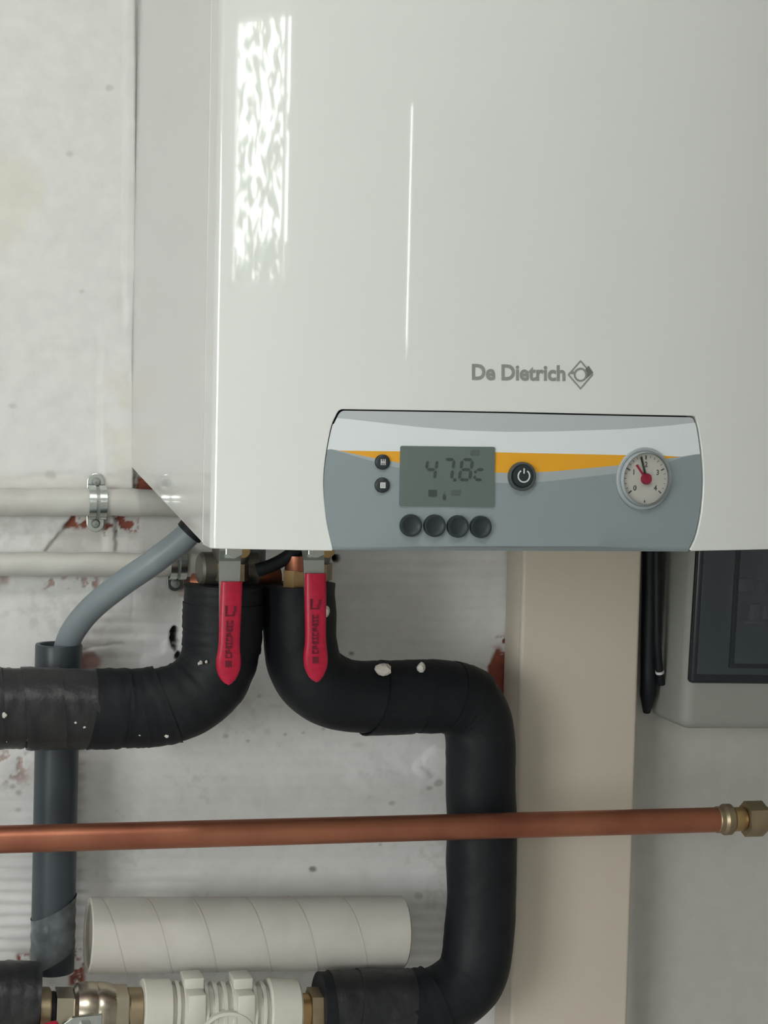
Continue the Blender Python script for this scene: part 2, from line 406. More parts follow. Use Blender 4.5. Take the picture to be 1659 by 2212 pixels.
    red = (hollow*(rect(px, py, 140, 200, 1108, 1142, 4)*sm(.42, .52, n3+(n2-.5)*.4)+rect(px, py, 246, 300, 1106, 1150, 5)*sm(.50, .58, n3+.05)+rect(px, py, 225, 262, 1130, 1160, 5)*sm(.5, .58, n3))
           + rect(px, py, 288, 345, 1030, 1072, 5)*sm(.30, .42, n3)
           + rect(px, py, 95, 215, 1246, 1275, 8)*sm(.52, .62, n3)*.6 + rect(px, py, 0, 20, 1240, 1262, 6)*.5
           + blob(px, py, 190, 1432, 32, 22, n2)*.75
           + rect(px, py, -20, 60, 1618, 1690, 12)*sm(.48, .62, n3)*.55
           + rect(px, py, 36, 80, 2062, 2092, 6)*sm(.40, .5, n3) + rect(px, py, 150, 184, 2050, 2130, 6)*sm(.38, .5, n3)
           + blob(px, py, 1080, 1480, 30, 66, n2, .2) + blob(px, py, 400, 1255, 30, 26, n3)*.8
           + rect(px, py, 1072, 1096, 1375, 1420, 5)*sm(.52, .6, n3))
    red = np.clip(red, 0, 1)
    rcol = np.array([.26, .075, .05])*(.75+.5*n3[..., None])
    col = col*(1-red[..., None])+rcol*red[..., None]; h -= red*1.6
    spots = np.zeros_like(px)
    for (sx, sy, sr) in ((677, 1878, 6), (560, 1503, 4), (488, 1589, 5), (535, 1600, 3), (616, 1587, 3), (655, 1583, 3), (699, 1574, 3), (760, 1412, 4), (40, 1712, 6), (28, 1700, 5), (40, 1750, 5), (150, 333, 6), (175, 630, 4), (27, 877, 6), (110, 1025, 9), (235, 190, 6), (822, 1825, 3), (845, 1735, 5), (925, 1702, 5), (945, 1690, 6), (905, 1935, 6)):
        spots = np.maximum(spots, blob(px, py, sx, sy, sr*1.3, sr, n3, .5)*(.8 if sy in (1878, 1412) else .42 if sy > 1100 else .22))
    col = col*(1-spots[..., None])+np.array([.16, .14, .12])*spots[..., None]
    hd = np.clip(hole+hole2+hole3, 0, 1); col = col*(1-hd[..., None])+np.array([.02, .02, .02])*hd[..., None]  # shade inside the holes painted near black
    ny, nx = XX.shape
    co = np.stack([XX, -h*1e-3, ZZ], -1).reshape(-1, 3)
    idx = np.arange(nx*ny).reshape(ny, nx)
    q = np.stack([idx[:-1, :-1], idx[:-1, 1:], idx[1:, 1:], idx[1:, :-1]], -1).reshape(-1, 4)
    me = bpy.data.meshes.new('wall_back'); me.vertices.add(len(co)); me.vertices.foreach_set('co', co.ravel())
    me.loops.add(q.size); me.loops.foreach_set('vertex_index', q.ravel().astype(np.int32))
    me.polygons.add(len(q)); me.polygons.foreach_set('loop_start', np.arange(0, q.size, 4, dtype=np.int32)); me.polygons.foreach_set('loop_total', np.full(len(q), 4, np.int32))
    me.update(calc_edges=True); me.polygons.foreach_set('use_smooth', [True]*len(q))
    at = me.color_attributes.new('Col', 'FLOAT_COLOR', 'POINT')
    at.data.foreach_set('color', np.concatenate([np.clip(col, 0, 1), np.ones(px.shape+(1,))], -1).astype(np.float32).ravel())
    me.materials.append(M_WALL)
    o = bpy.data.objects.new('wall_back', me); COL.objects.link(o); struct(o)
build_wall()

# ------------------------------------------------------------------ the boiler
XL = P(289, 640, 0.004).x                                   # left side plane
BW = 0.405; XR = XL+BW; XC = (XL+XR)/2
k = ray(446, 640); t_ = (XL-CAM.x)/k.x; DS = -(CAM+k*t_).y  # depth where side panel meets the cover
k = ray(474, 640)
TH = math.radians(15.5); R1 = 0.005
# plan profile of the cover from the left seam to the right seam: (x, depth, nx, nd)
DF = DS+0.025
def profile():
    out = []
    for i in range(5): out.append((XL, DS+.0012+(DF-DS-.0012)*i/5, -1.0, 0.0))
    cx, cdp = XL+R1, DF
    for i in range(15):
        a = math.radians(180)-(math.radians(90)-TH)*i/14     # from pointing left to nearly forward
        out.append((cx+R1*math.cos(a), cdp+R1*math.sin(a), math.cos(a), math.sin(a)))
    x1, d1 = out[-1][0], out[-1][1]
    RB = (XC-x1)/math.sin(TH); cb = d1-RB*math.cos(TH)
    for i in range(1, 81):
        a = -TH+2*TH*i/80
        out.append((XC+RB*math.sin(a), cb+RB*math.cos(a), math.sin(a), math.cos(a)))
    half = [(2*XC-x, d, -nx, nd) for x, d, nx, nd in out[:19]][::-1]
    return out+half, RB, cb, x1
PROF, RB, CB, XF1 = profile()
PS = [0.0]
for p, q in zip(PROF, PROF[1:]): PS.append(PS[-1]+math.hypot(q[0]-p[0], q[1]-p[1]))
PA = np.array(PROF); PSA = np.array(PS)
def prof(s):
    x, d, nx, nd = [float(np.interp(s, PSA, PA[:, i])) for i in range(4)]
    return x, d, V((nx, -nd, 0)).normalized()
def dfront(x): return CB+math.sqrt(max(RB*RB-(x-XC)**2, 0))
def fpx(px, py, off=0.0):
    """pixel -> point on the curved boiler front (raised by off) and its normal"""
    d = DF+.02
    for i in range(25):
        p = P(px, py, d); d = dfront(p.x)+off
    n = V(((p.x-XC)/RB, -math.sqrt(1-((p.x-XC)/RB)**2), 0)); return p, n
def s_of_x(x): return float(np.interp(x, PA[4:-4, 0], PSA[4:-4]))

ZB = fpx(700, 1187.5)[0].z                                    # bottom of the cover
ZT = ZB+0.67
ZREAR = P(287, 1008, 0.004).z
boiler = thing('wall_boiler', (XC, -DS/2, ZB), 'glossy white wall-hung gas boiler with grey control panel, mounted on the wall', 'boiler')

# body (side panels, back, sloping underside)
poly = [(0.004, ZREAR), (DS, ZB+.001), (DS, ZT), (0.004, ZT)]
vs = [V((x, -d, z)) for x in (XL, XR) for d, z in poly]
obj('casing', (vs, [(0, 1, 2, 3), (4, 5, 6, 7), (0, 1, 5, 4), (1, 2, 6, 5), (2, 3, 7, 6), (3, 0, 4, 7)]), M_SIDE, boiler, smooth=False)
# rolled lip along the front edge of the side panel
lip = obj('side_seam', box(XL-.0004, XL+.002, -DS-.0016, -DS+.0012, ZB+.0008, ZT, .0003), M_SIDE, boiler)

NOTCH = [(717, 1187), (704, 1128), (698, 1073), (697, 1031), (702, 981), (713, 923), (726, 892), (731, 885.5), (738, 882.5), (748, 882.3), (900, 884.5), (1100, 888.0), (1300, 892.5), (1485, 896.3),
         (1496, 896.8), (1503, 899), (1506, 905), (1512, 930), (1519, 981), (1522, 1041), (1518, 1101), (1507, 1156), (1492, 1190.5)]
def smooth2d(pts, n=6):
    q = [V((x, y, 0)) for x, y in pts]; return [(p.x, p.y) for p in spline(q, n)]
NOT_L = smooth2d(NOTCH[:7]); NOT_R = smooth2d(NOTCH[-7:])
NFULL = NOT_L[:-1]+smooth2d(NOTCH[6:-6], 4)[:-1]+NOT_R
def front_cover():
    loop = []
    for px, py in NFULL:
        p, n = fpx(px, py); loop.append([s_of_x(p.x), p.z])
    loop[0][1] = ZB; loop[-1][1] = ZB
    S = PS[-1]; bl = []
    ss = [s for s in PS if s < loop[0][0]-.002]
    bl += [(s, ZB) for s in ss]
    left = bl+[tuple(p) for p in loop]+[(s, ZB) for s in PS if s > loop[-1][0]+.002]
    outline = left+[(s, ZT) for s in PS[::-1]]
    edges = [(i, (i+1) % len(outline)) for i in range(len(outline))]
    pts = list(outline)
    for s in PS[1:-1]:
        for z in np.arange(ZB+.012, ZT-.01, .024):
            if inside((s, z), outline) and min(math.hypot(s-a, z-b) for a, b in loop) > .004: pts.append((s, float(z)))
    vo, eo, fo = delaunay_2d_cdt([V(p).to_2d() if len(p) > 2 else V(p) for p in [V((a, b)) for a, b in pts]], edges, [], 1, 1e-6)[:3]
    vs, ns, fs = [], [], []
    for v in vo:
        x, d, n = prof(v.x); vs.append(V((x, -d, v.y))); ns.append(n)
    for f in fo:
        c = sum((vo[i] for i in f), V((0, 0)))/len(f)
        if not inside((c.x, c.y), outline): continue
        a, b, cc = [vs[i] for i in f[:3]]
        nn = (b-a).cross(cc-a); f = list(f)
        if nn.dot(ns[f[0]]) < 0: f.reverse()
        fs.append(tuple(f))
    # small rounded return edge around the outline
    m = len(outline); prev = None
    cnt = {}
    for f in fs:
        for i in range(len(f)):
            e = tuple(sorted((f[i], f[i-1]))); cnt[e] = cnt.get(e, 0)+1
    for (a, b), k in list(cnt.items()):
        if k != 1: continue
        na, nb = ns[a], ns[b]; ed = (vs[b]-vs[a]).normalized(); out = ed.cross((na+nb).normalized())
        mid = (vo[a]+vo[b])/2; test = vs[a].lerp(vs[b], .5)
        # outward = away from the sheet
        po = (vo[b]-vo[a]).normalized(); per = V((po.y, -po.x)); 
        if inside((mid.x+per.x*1e-4, mid.y+per.y*1e-4), outline): sg = -1
        else: sg = 1
        x, d, n = prof(mid.x); tx = V((0, 0, 1)).cross(n)*-1
        tx = V((-n.y, n.x, 0)); outv = (tx*per.x+V((0, 0, 1))*per.y)*sg
        k0 = len(vs)
        lay = [(0, 0), (.00045, .0002), (.00065, .00065), (.00065, .012)]
        for o_, i_ in lay:
            for q, nq in ((a, na), (b, nb)): vs.append(vs[q]+outv*o_-nq*i_); 
        for li in range(4):
            w = (0, .5, 1, 1)[li]
            for nq in (na, nb): ns.append((nq*(1-w)+outv*w).normalized())
        for li in range(3):
            f = [k0+2*li, k0+2*li+1, k0+2*li+3, k0+2*li+2]
            nn = (vs[f[1]]-vs[f[0]]).cross(vs[f[2]]-vs[f[0]])
            if nn.dot(ns[f[0]]+ns[f[2]]) < 0: f.reverse()
            fs.append(tuple(f))
    return (vs, fs), ns
g, ns = front_cover()
obj('front_cover', g, M_WHITE, boiler, normals=ns)
# dark backing behind the gap
def fpatch(pts, off, step=12, thick=0.0, inner=True):
    """fill a pixel outline as a patch on the front, raised by off; returns geo"""
    xs = [p[0] for p in pts]; ys = [p[1] for p in pts]; allp = list(pts); n = len(pts)
    if inner:
        for x in np.arange(min(xs)+step/2, max(xs), step):
            for y in np.arange(min(ys)+step/2, max(ys), step*4):
                if inside((x, y), pts) and min(math.hypot(x-a, y-b) for a, b in pts) > step*.3: allp.append((float(x), float(y)))
    vo, eo, fo = delaunay_2d_cdt([V(p) for p in allp], [(i, (i+1) % n) for i in range(n)], [], 1, 1e-5)[:3]
    fs = [tuple(f) for f in fo if inside(tuple(sum((vo[i] for i in f), V((0, 0)))/len(f)), pts)]
    vs, nn = [], []
    for v in vo:
        p, q = fpx(v.x, v.y); vs.append(p+q*off); nn.append(q)
    if thick:
        cnt = {}
        for f in fs:
            for i in range(len(f)):
                e = (f[i-1], f[i]); cnt[tuple(sorted(e))] = cnt.get(tuple(sorted(e)), 0)+1
        k0 = len(vs); vs += [v-q*thick for v, q in zip(list(vs), nn)]
        fs += [tuple(i+k0 for i in f[::-1]) for f in list(fs)]
        fs += [(a, b, b+k0, a+k0) for (a, b), k in cnt.items() if k == 1]
    return vs, fs
BACK = [(690, 1183), (690, 876), (1528, 888), (1528, 1186)]
obj('panel_recess', fpatch(BACK, -.009, 40, .002), M_DARK, boiler)

# control panel, printed in five fields
def shrink(poly, l, r, t):
    cx = 1108; out = []
    for x, y in poly:
        k = max(0.0, min(1.0, (1150-y)/260))
        x2 = x+l*(.35+.65*k) if x < cx else x-r
        out.append((x2, max(y, 0)+ (t if y < 912 else 0)))
    return out
PAN = shrink(NFULL, 4.5, 5.5, 5.0)
PAN[0] = (PAN[0][0], 1188.5); PAN[-1] = (PAN[-1][0], 1191.5)
C_BAND = [(690, 898), (728, 903), (760, 906), (830, 914), (900, 922), (1000, 930), (1100, 933), (1200, 932), (1350, 927), (1440, 920), (1530, 910)]
C_OT = [(690, 966), (708, 969), (735, 973.5), (865, 975), (1068, 977), (1300, 982), (1440, 985), (1472, 986.5), (1512, 980), (1530, 977)]
C_OB = [(690, 966), (708, 969), (735, 974), (800, 988), (865, 1000), (960, 1013), (1068, 1021), (1130, 1022), (1200, 1018), (1330, 1006), (1440, 991), (1472, 986.5), (1512, 980), (1530, 977)]
C_LG = [(690, 966), (708, 969), (735, 976), (800, 995), (865, 1012), (960, 1030), (1068, 1043), (1130, 1044), (1200, 1038), (1330, 1023), (1440, 1000), (1472, 989), (1512, 980), (1530, 977)]
def control_panel():
    n = len(PAN); pts = list(PAN); edges = [(i, (i+1) % n) for i in range(n)]
    for cur in (C_BAND, C_OT, C_OB, C_LG):
        xs = np.arange(688, 1530, 14.0); k = None
        for x in xs:
            y = interp(cur, x)
            if not inside((x, y), PAN): k = None; continue
            pts.append((float(x), y))
            if k is not None: edges.append((k, len(pts)-1))
            k = len(pts)-1
    for x in np.arange(700, 1520, 14.0):
        for y in np.arange(1060, 1185, 40.0):
            if inside((x, y), PAN): pts.append((float(x), float(y)))
    vo, eo, fo = delaunay_2d_cdt([V(p) for p in pts], edges, [], 1, 1e-5)[:3]
    fs, fm = [], []
    for f in fo:
        c = sum((vo[i] for i in f), V((0, 0)))/len(f)
        if not inside((c.x, c.y), PAN): continue
        x, y = c
        if y < interp(C_BAND, x): m = 0
        elif y < interp(C_OT, x): m = 1
        elif y < interp(C_OB, x): m = 2
        elif y < interp(C_LG, x): m = 3
        else: m = 4
        fs.append(tuple(f)); fm.append(m)
    vs = []; nn = []
    for v in vo:
        p, q = fpx(v.x, v.y); vs.append(p-q*.0006); nn.append(q)
    cnt = {}
    for f in fs:
        for i in range(len(f)):
            e = tuple(sorted((f[i-1], f[i]))); cnt[e] = cnt.get(e, 0)+1
    k0 = len(vs); vs += [v-q*.006 for v, q in zip(list(vs), nn)]
    for (a, b), k in cnt.items():
        if k == 1: fs.append((a, b, b+k0, a+k0)); fm.append(4)
    return (vs, fs), fm
g, fm = control_panel()
panel = obj('control_panel', g, [M_PBAND, M_PWHITE, M_ORANGE, M_PLITE, M_PGREY], boiler, fmat=fm)

# display
def rrect(x0, y0, x1, y1, r, sk=(0, 0), n=5):
    out = []
    for cx, cy, a0 in ((x1-r, y0+r, -90), (x1-r, y1-r, 0), (x0+r, y1-r, 90), (x0+r, y0+r, 180)):
        for i in range(n+1):
            a = math.radians(a0+90*i/n); out.append((cx+r*math.cos(a), cy+r*math.sin(a)))
    return [(x+sk[0]*(y-y0), y+sk[1]*(x-x0)) for x, y in out]
disp = obj('display', fpatch(rrect(864.5, 963, 1069, 1093, 4, (-.018, .012)), .0006, 20, .002), M_LCD, boiler)
disp['label'] = 'grey-green liquid crystal display reading 47.8c'
SEGS = {'a': (0, 0, 1, 0), 'b': (1, 0, 1, 1), 'c': (1, 1, 1, 2), 'd': (0, 2, 1, 2), 'e': (0, 1, 0, 2), 'f': (0, 0, 0, 1), 'g': (0, 1, 1, 1)}
def digit(x, y, w, h, segs, t=6.4, m=M_SEG, slant=-.16):
    gs = []
    for s in segs:
        x0, y0, x1, y1 = SEGS[s]; a = V((x+x0*w, y+y0*h/2)); b = V((x+x1*w, y+y1*h/2))
        a = V((a.x+(a.y-y-h)*slant*1.0, a.y)); b = V((b.x+(b.y-y-h)*slant, b.y))
        dr = (b-a).normalized(); a += dr*1.6; b -= dr*1.6; pe = V((-dr.y, dr.x))*t/2
        hp = [a, a+dr*t*.5+pe, b-dr*t*.5+pe, b, b-dr*t*.5-pe, a+dr*t*.5-pe]
        gs.append(fpatch([(q.x, q.y+.012*(q.x-864)) for q in hp], .00085, 9, .0003, inner=False))
    return obj('digit', join(*gs), m, disp, smooth=False)
digit(917, 993, 20.5, 41, 'bcfg'); digit(953.5, 991, 20.5, 43, 'abc'); digit(991, 991, 22.5, 43.5, 'abcdefg'); digit(1024, 991+21, 18, 22, 'afe' if False else 'gde'.replace('g', 'a').replace('e', 'fe'), m=M_SEG)
def dpat(name, pts, m=M_SEG): return obj(name, fpatch(pts, .00085, 9, .0003, inner=False), m, disp, smooth=False)
dpat('decimal_point', rrect(978.5, 1033, 985, 1040, 1))
dpat('display_icon', rrect(925, 1058, 943, 1072, 2)); dpat('display_icon', rrect(956, 1068, 962, 1080, 2)); dpat('display_icon', [(958, 1061), (960, 1061), (960, 1067), (958, 1067)], M_SEGF)
dpat('display_icon', rrect(974, 1059, 994, 1069, 2), M_SEGF); dpat('display_icon', rrect(1015, 972, 1034, 984, 4), M_SEGF)

# buttons
def disc(name, px, py, r, prof, m, parent, off=0.0, seg=36):
    p, n = fpx(px, py); sc = r
    return obj(name, lathe([(a*sc, h+off) for a, h in prof], p, n, seg), m, parent, angle=50)
R_PX = lambda n: n*(fpx(1100, 1100)[0]-fpx(1101, 1100)[0]).length
for x, y in ((887, 1135), (938, 1135.5), (988, 1137), (1037.5, 1138)):
    b_ = disc('push_button', x, y, R_PX(23), [(1, -.001), (1, .0016), (.93, .0026), (.8, .0028), (.72, .0024), (.4, .0018), (0, .0016)], M_BTN, panel)
for x, y, g_ in ((826, 998, 0), (825.5, 1048, 1)):
    r = R_PX(15.5)
    bt = disc('key_button', x, y, r, [(1, -.001), (1, .0008), (.86, .0014), (.5, .0013), (0, .0013)], M_BTN, panel)
    p, n = fpx(x+1, y); t, u, n = frame(n); q = R_PX(1)
    if g_: gs = [prism([(-5.5*q+i*3.9*q, -5.5*q), (-2.6*q+i*3.9*q, -5.5*q), (-2.6*q+i*3.9*q, 5.5*q), (-5.5*q+i*3.9*q, 5.5*q)], p, t, u, n, .0012, .0015) for i in range(3)]+[prism([(-5.5*q, s*5*q-.8*q), (5.4*q, s*5*q-.8*q), (5.4*q, s*5*q+.8*q), (-5.5*q, s*5*q+.8*q)], p, t, u, n, .0012, .00149) for s in (-1, 1)]
    else: gs = [prism([(-5*q, -1*q), (5*q, -1*q), (5*q, 1*q), (-5*q, 1*q)], p, t, u, n, .0012, .0015)]+[prism([(s*4*q-.9*q, -6*q), (s*4*q+.9*q, -6*q), (s*4*q+.9*q, 6*q), (s*4*q-.9*q, 6*q)], p, t, u, n, .0012, .00149) for s in (-1, 0, 1)]
    obj('button_symbol', join(*gs), M_GLYPH, panel, smooth=False)
r = R_PX(30)
disc('power_button_ring', 1127, 1029, r, [(1, -.001), (1, .0012), (.96, .0022), (.86, .0024), (.78, .0014), (.74, .0010)], M_BTNR, panel)
disc('power_button', 1128, 1028, r*.8, [(1, -.001), (1, .0010), (.92, .0020), (.5, .0022), (0, .0022)], M_BTN, panel)
p, n = fpx(1129, 1028); t, u, n = frame(n); q = R_PX(1); ring = []
for i in range(33):
    a = math.radians(90+32+296*i/32); ring.append((math.cos(a), math.sin(a)))
poly = [(13.8*q*c, 13.8*q*s) for c, s in ring]+[(11.0*q*c, 11.0*q*s) for c, s in ring[::-1]]
vsr, fsr = [], []
for h in (.0020, .0026): vsr += [p+t*a+u*b+n*h for a, b in poly]
m_ = len(poly); hf = m_//2
for i in range(hf-1):
    A, B, C, D = i, i+1, m_-2-i, m_-1-i
    fsr += [(A+m_, B+m_, C+m_, D+m_), (A, B, B+m_, A+m_), (C, D, D+m_, C+m_)]
bar_ = prism([(-1.4*q, 5*q), (1.4*q, 5*q), (1.4*q, 16*q), (-1.4*q, 16*q)], p, t, u, n, .0020, .0026)
obj('power_symbol', join((vsr, fsr), bar_), M_GLYPH, panel, smooth=False)

# pressure gauge
pg, ng = fpx(1391, 1034); tg, ug, ng = frame(ng); q = R_PX(1)
gauge = obj('pressure_gauge', lathe([(64*q, -.002), (66*q, .0002), (64*q, .0012), (60*q, .0012), (57.5*q, .0006), (56.5*q, .0030), (55*q, .0038), (53.5*q, .0034), (53*q, .0)], pg+ug*0, ng, 64), M_PLITE, boiler)
gauge['label'] = 'round pressure gauge with white dial and red hub'
obj('dial', lathe([(53*q, .0004), (52.5*q, .0008), (0, .0008)], pg, ng, 48), M_DIAL, gauge)
gm = []
def gl(ang, r0, r1, w, h0=.0008, h1=.00105):
    a = math.radians(ang); dx, dy = math.cos(a), math.sin(a)
    return prism([(dx*r0*q-dy*w*q, dy*r0*q+dx*w*q), (dx*r0*q+dy*w*q, dy*r0*q-dx*w*q), (dx*r1*q+dy*w*q, dy*r1*q-dx*w*q), (dx*r1*q-dy*w*q, dy*r1*q+dx*w*q)], pg, tg, ug, ng, h0, h1)
for i in range(21):
    ang = 218-256*i/20; big = i % 5 == 0
    gm.append(gl(ang, 40 if big else 44, 48, 1.3 if big else .5))
gm.append(gl(-90, 44, 49, 1.2))
for i, s in enumerate('01234'):
    vs2, fs2 = text_geo(s, 15*q, .35*q)
    ang = math.radians(218-256*i/4); cx, cy = 31*q*math.cos(ang), 31*q*math.sin(ang)
    mx_ = sum(v[0] for v in vs2)/len(vs2); my_ = sum(v[1] for v in vs2)/len(vs2)
    gm.append(([pg+tg*(cx+a-mx_)+ug*(cy+b-my_)+ng*.00105 for a, b in vs2], fs2))
obj('dial_marks', join(*gm), M_DIALINK, gauge, smooth=False)
obj('red_pointer', gl(128, 4, 36, 2.2, .0012, .0016), M_REDP, gauge, smooth=False)
obj('needle', gl(106, 4, 47, 2.4, .0018, .0022), M_BLACK, gauge, smooth=False)
obj('hub', lathe([(11.5*q, .0008), (11.5*q, .0034), (10*q, .0042), (0, .0042)], pg, ng, 28), M_REDP, gauge)
dome = [(56*q*math.cos(a), .0032+.0035*math.sin(a)) for a in [i*math.pi/2/10 for i in range(11)]]; dome[-1] = (0, dome[-1][1])
dome2 = [(max(r-.5*q, 0), h-.0004) for r, h in dome[::-1]]; dome2[0] = (0, dome2[0][1])
obj('gauge_glass', lathe(dome+dome2, pg, ng, 48), M_CLEAR, gauge)

# lettering and emblem above the panel
vs2, fs2 = text_geo('De Dietrich', 1.0, .034)
x0 = min(v[0] for v in vs2); x1 = max(v[0] for v in vs2); y0 = min(v[1] for v in vs2); y1 = max(v[1] for v in vs2)
def lmap(a, b):
    px = 1019+(a-x0)/(x1-x0)*202; py = 821+(px-1019)*.014-(b-y0)/(y1-y0)*35; return px, py
vv = []
for a, b in vs2:
    p, n = fpx(*lmap(a, b)); vv.append(p+n*.0003)
logo = obj('brand_lettering', (vv, fs2), M_LOGO, boiler, smooth=False)
dcx, dcy = 1253.5, 809.5
def dia(r): return [(dcx+r*.93, dcy), (dcx, dcy+r*1.07), (dcx-r*.93, dcy), (dcx, dcy-r*1.07)]
def ringpatch(outer, inner_):
    vs, fs = [], []; n = len(outer)
    for x, y in outer+inner_:
        p, q_ = fpx(x, y); vs.append(p+q_*.0003)
    for i in range(n): fs.append((i, (i+1) % n, n+(i+1) % n, n+i))
    return vs, fs
circ = lambda r: [(dcx+r*math.cos(2*math.pi*i/28), dcy+r*1.05*math.sin(2*math.pi*i/28)) for i in range(28)]
em = obj('emblem', ringpatch(dia(30), dia(25.5)), M_LOGO, boiler, smooth=False)
obj('emblem_ring', ringpatch(circ(14.5), circ(10.5)), M_LOGO, em, smooth=False)
obj('emblem_wedge', fpatch([(1264, 797), (1271, 790), (1281, 805), (1266, 818), (1267, 808)], .0003, 9, 0, inner=False), M_LOGO2, em, smooth=False)
obj('emblem_wedge', fpatch([(1227, 807), (1233, 801), (1241, 803), (1238, 808)], .0003, 9, 0, inner=False), M_LOGO, em, smooth=False)

# ------------------------------------------------------------------ insulated pipes
def foam_path(pts): return spline([P(*p) for p in pts], 12)
def foam_r(r, seed, amp=.0011, crease=None):
    def f(t, a):
        v = float(fbm(np.array(t*26+seed*7.3), np.array(1.6*math.cos(a)+1.3*math.sin(a)+seed), 3))-.5
        return r+amp*2*v
    return f
def sub(path, t0, t1, n=10):
    m = len(path)-1; out = []
    for i in range(n+1):
        t = (t0+(t1-t0)*i/n)*m; k = min(int(t), m-1); out.append(path[k].lerp(path[k+1], t-k))
    return out
RF = mm(76, .10)
# left run
pa = foam_path([(484, 1262, .105), (482, 1330, .105), (478, 1400, .105), (458, 1462, .104), (405, 1507, .102), (330, 1527, .10), (240, 1531, .10), (120, 1531, .10), (0, 1530, .10), (-120, 1529, .10)])
ip = thing('insulated_pipe', pa[-1]-V((0, 0, RF)), 'black foam-lagged pipe bending left under the left red valve handle', 'pipe')
obj('foam_lagging', sweep(pa, foam_r(RF, 1), 36, hollow=.5), M_FOAM, ip, angle=60)
def wrap(path, t0, t1, r, seed, m, parent, skew=0.0, amp=.0008):
    q = sub(path, t0, t1, 8)
    fr = foam_r(r, seed, amp)
    g = sweep(q, fr, 36, cap=False)
    # slant the two ends so the windings overlap like hand-wound tape
    ax = (q[-1]-q[0]).normalized(); vs = []
    for i, v in enumerate(g[0]):
        ring = i//36; off = (v-q[ring]); vs.append(v+ax*(off.z*skew))
    gi = [v-(v-q[i//36]).normalized()*.0012 for i, v in enumerate(vs)]
    n = len(vs); fs = list(g[1]); fs += [tuple(j+n for j in f[::-1]) for f in g[1]]
    for e in (0, len(q)-1):
        for k in range(36): a_, b_ = e*36+k, e*36+(k+1) % 36; fs.append((a_, b_, b_+n, a_+n))
    return obj('tape_wrap', (vs+gi, fs), m, parent, angle=40)
for i, (t0, t1, dr, sk) in enumerate(((.955, .995, .0006, .10), (.885, .962, .0014, .06), (.835, .892, .0007, -.05), (.765, .842, .0017, .10), (.70, .772, .0009, .03), (.635, .708, .0013, -.10), (.585, .640, .0007, .12), (.51, .592, .0012, .2))):
    wrap(pa, t0, t1, RF+dr, 3+i, M_TAPE if i < 5 else M_FOAM, ip, sk)
for i, (t0, t1, dr, sk) in enumerate(((.005, .075, .0010, .25), (.065, .15, .0018, -.28), (.14, .225, .0012, .3))):
    wrap(pa, t0, t1, RF+dr, 30+i, M_FOAM, ip, sk)
# right loop
pb = foam_path([(645, 1262, .105), (646, 1330, .105), (650, 1400, .104), (672, 1462, .103), (730, 1498, .100), (810, 1507, .095), (900, 1505, .09), (972, 1506, .085), (1019, 1531, .08), (1038, 1600, .078), (1040, 1700, .077), (1040, 1820, .077), (1039, 1930, .078), (1034, 2030, .080), (1016, 2110, .084), (958, 2160, .088), (880, 2174, .09), (780, 2176, .09), (688, 2178, .09)])
RG = mm(73.5, .09)
ip2 = thing('insulated_pipe', pb[-1]-V((0, 0, RG)), 'black foam-lagged pipe looping right and down beside the beige cable duct', 'pipe')
obj('foam_lagging', sweep(pb, foam_r(RG, 2), 36, hollow=.5), M_FOAM, ip2, angle=60)
wrap(pb, .275, .335, RG+.0012, 41, M_FOAM, ip2, .2); wrap(pb, .33, .40, RG+.0008, 42, M_FOAM, ip2, -.12)
wrap(pb, .385, .43, RG+.0015, 43, M_FOAM, ip2, .1)
wrap(pb, .845, .90, RG+.0013, 44, M_FOAM, ip2, .25); wrap(pb, .89, .955, RG+.0016, 45, M_TAPE, ip2, -.12); wrap(pb, .945, .985, RG+.0009, 46, M_TAPE, ip2, .06)
for i, (x, y, r_) in enumerate(((8, 1545, 5), (14, 1597, 5), (24, 1600, 4), (33, 1596, 4), (58, 1597, 4), (88, 1612, 6), (100, 1600, 4), (164, 1561, 3), (182, 1571, 3), (228, 1600, 3), (243, 1592, 3.5), (302, 1587, 3), (360, 1590, 5), (432, 1432, 5), (446, 1430, 3))):
    f_ = min(abs(y-1531)/86, .96) if y > 1500 else .2
    c = P(x, y, .10+(RF+.0035)*math.sqrt(1-f_*f_))
    g = lathe([(0, -.0012), (.7, -.0008), (1, 0), (.6, .0008), (0, .001)], V((0, 0, 0)), V((0, -1, 0)), 7)
    obj('paint_fleck', ([c+V((v.x*mm(r_, .12)*(1+.4*math.sin(i*3+k)), v.y, v.z*mm(r_, .12)*(1+.4*math.cos(i*5+k*2)))) for k, v in enumerate(g[0])], g[1]), M_FLECK, ip)
def fleck(px, py, d, rx, ry, seed, label):
    p = P(px, py, d); r = random.Random(seed); bm = bmesh.new()
    bmesh.ops.create_icosphere(bm, subdivisions=2, radius=1)
    bm.verts.index_update(); vs = []
    for v in bm.verts:
        k = 1+.35*(float(fbm(np.array(v.co.x*1.7+seed), np.array(v.co.z*1.7+v.co.y+seed), 3))-.5)*2
        vs.append(p+V((v.co.x*rx*k, v.co.y*.004*k, v.co.z*ry*k)))
    g = vs, [tuple(v.index for v in f.verts) for f in bm.faces]; bm.free()
    return tag(obj('plaster_crumb', g, M_FLECK, angle=20), label, 'plaster crumb', 'plaster crumbs on the lagging')
fleck(828, 1446, .118, mm(18, .1), mm(13, .1), 3, 'larger white plaster crumb lying on the black lagged pipe')
fleck(910, 1442, .115, mm(9, .1), mm(11, .1), 5, 'smaller white plaster crumb right of the larger one on the lagged pipe')
fleck(704.5, 1322, .128, mm(7, .1), mm(12, .1), 8, 'small pale plaster crumb beside the right red handle')

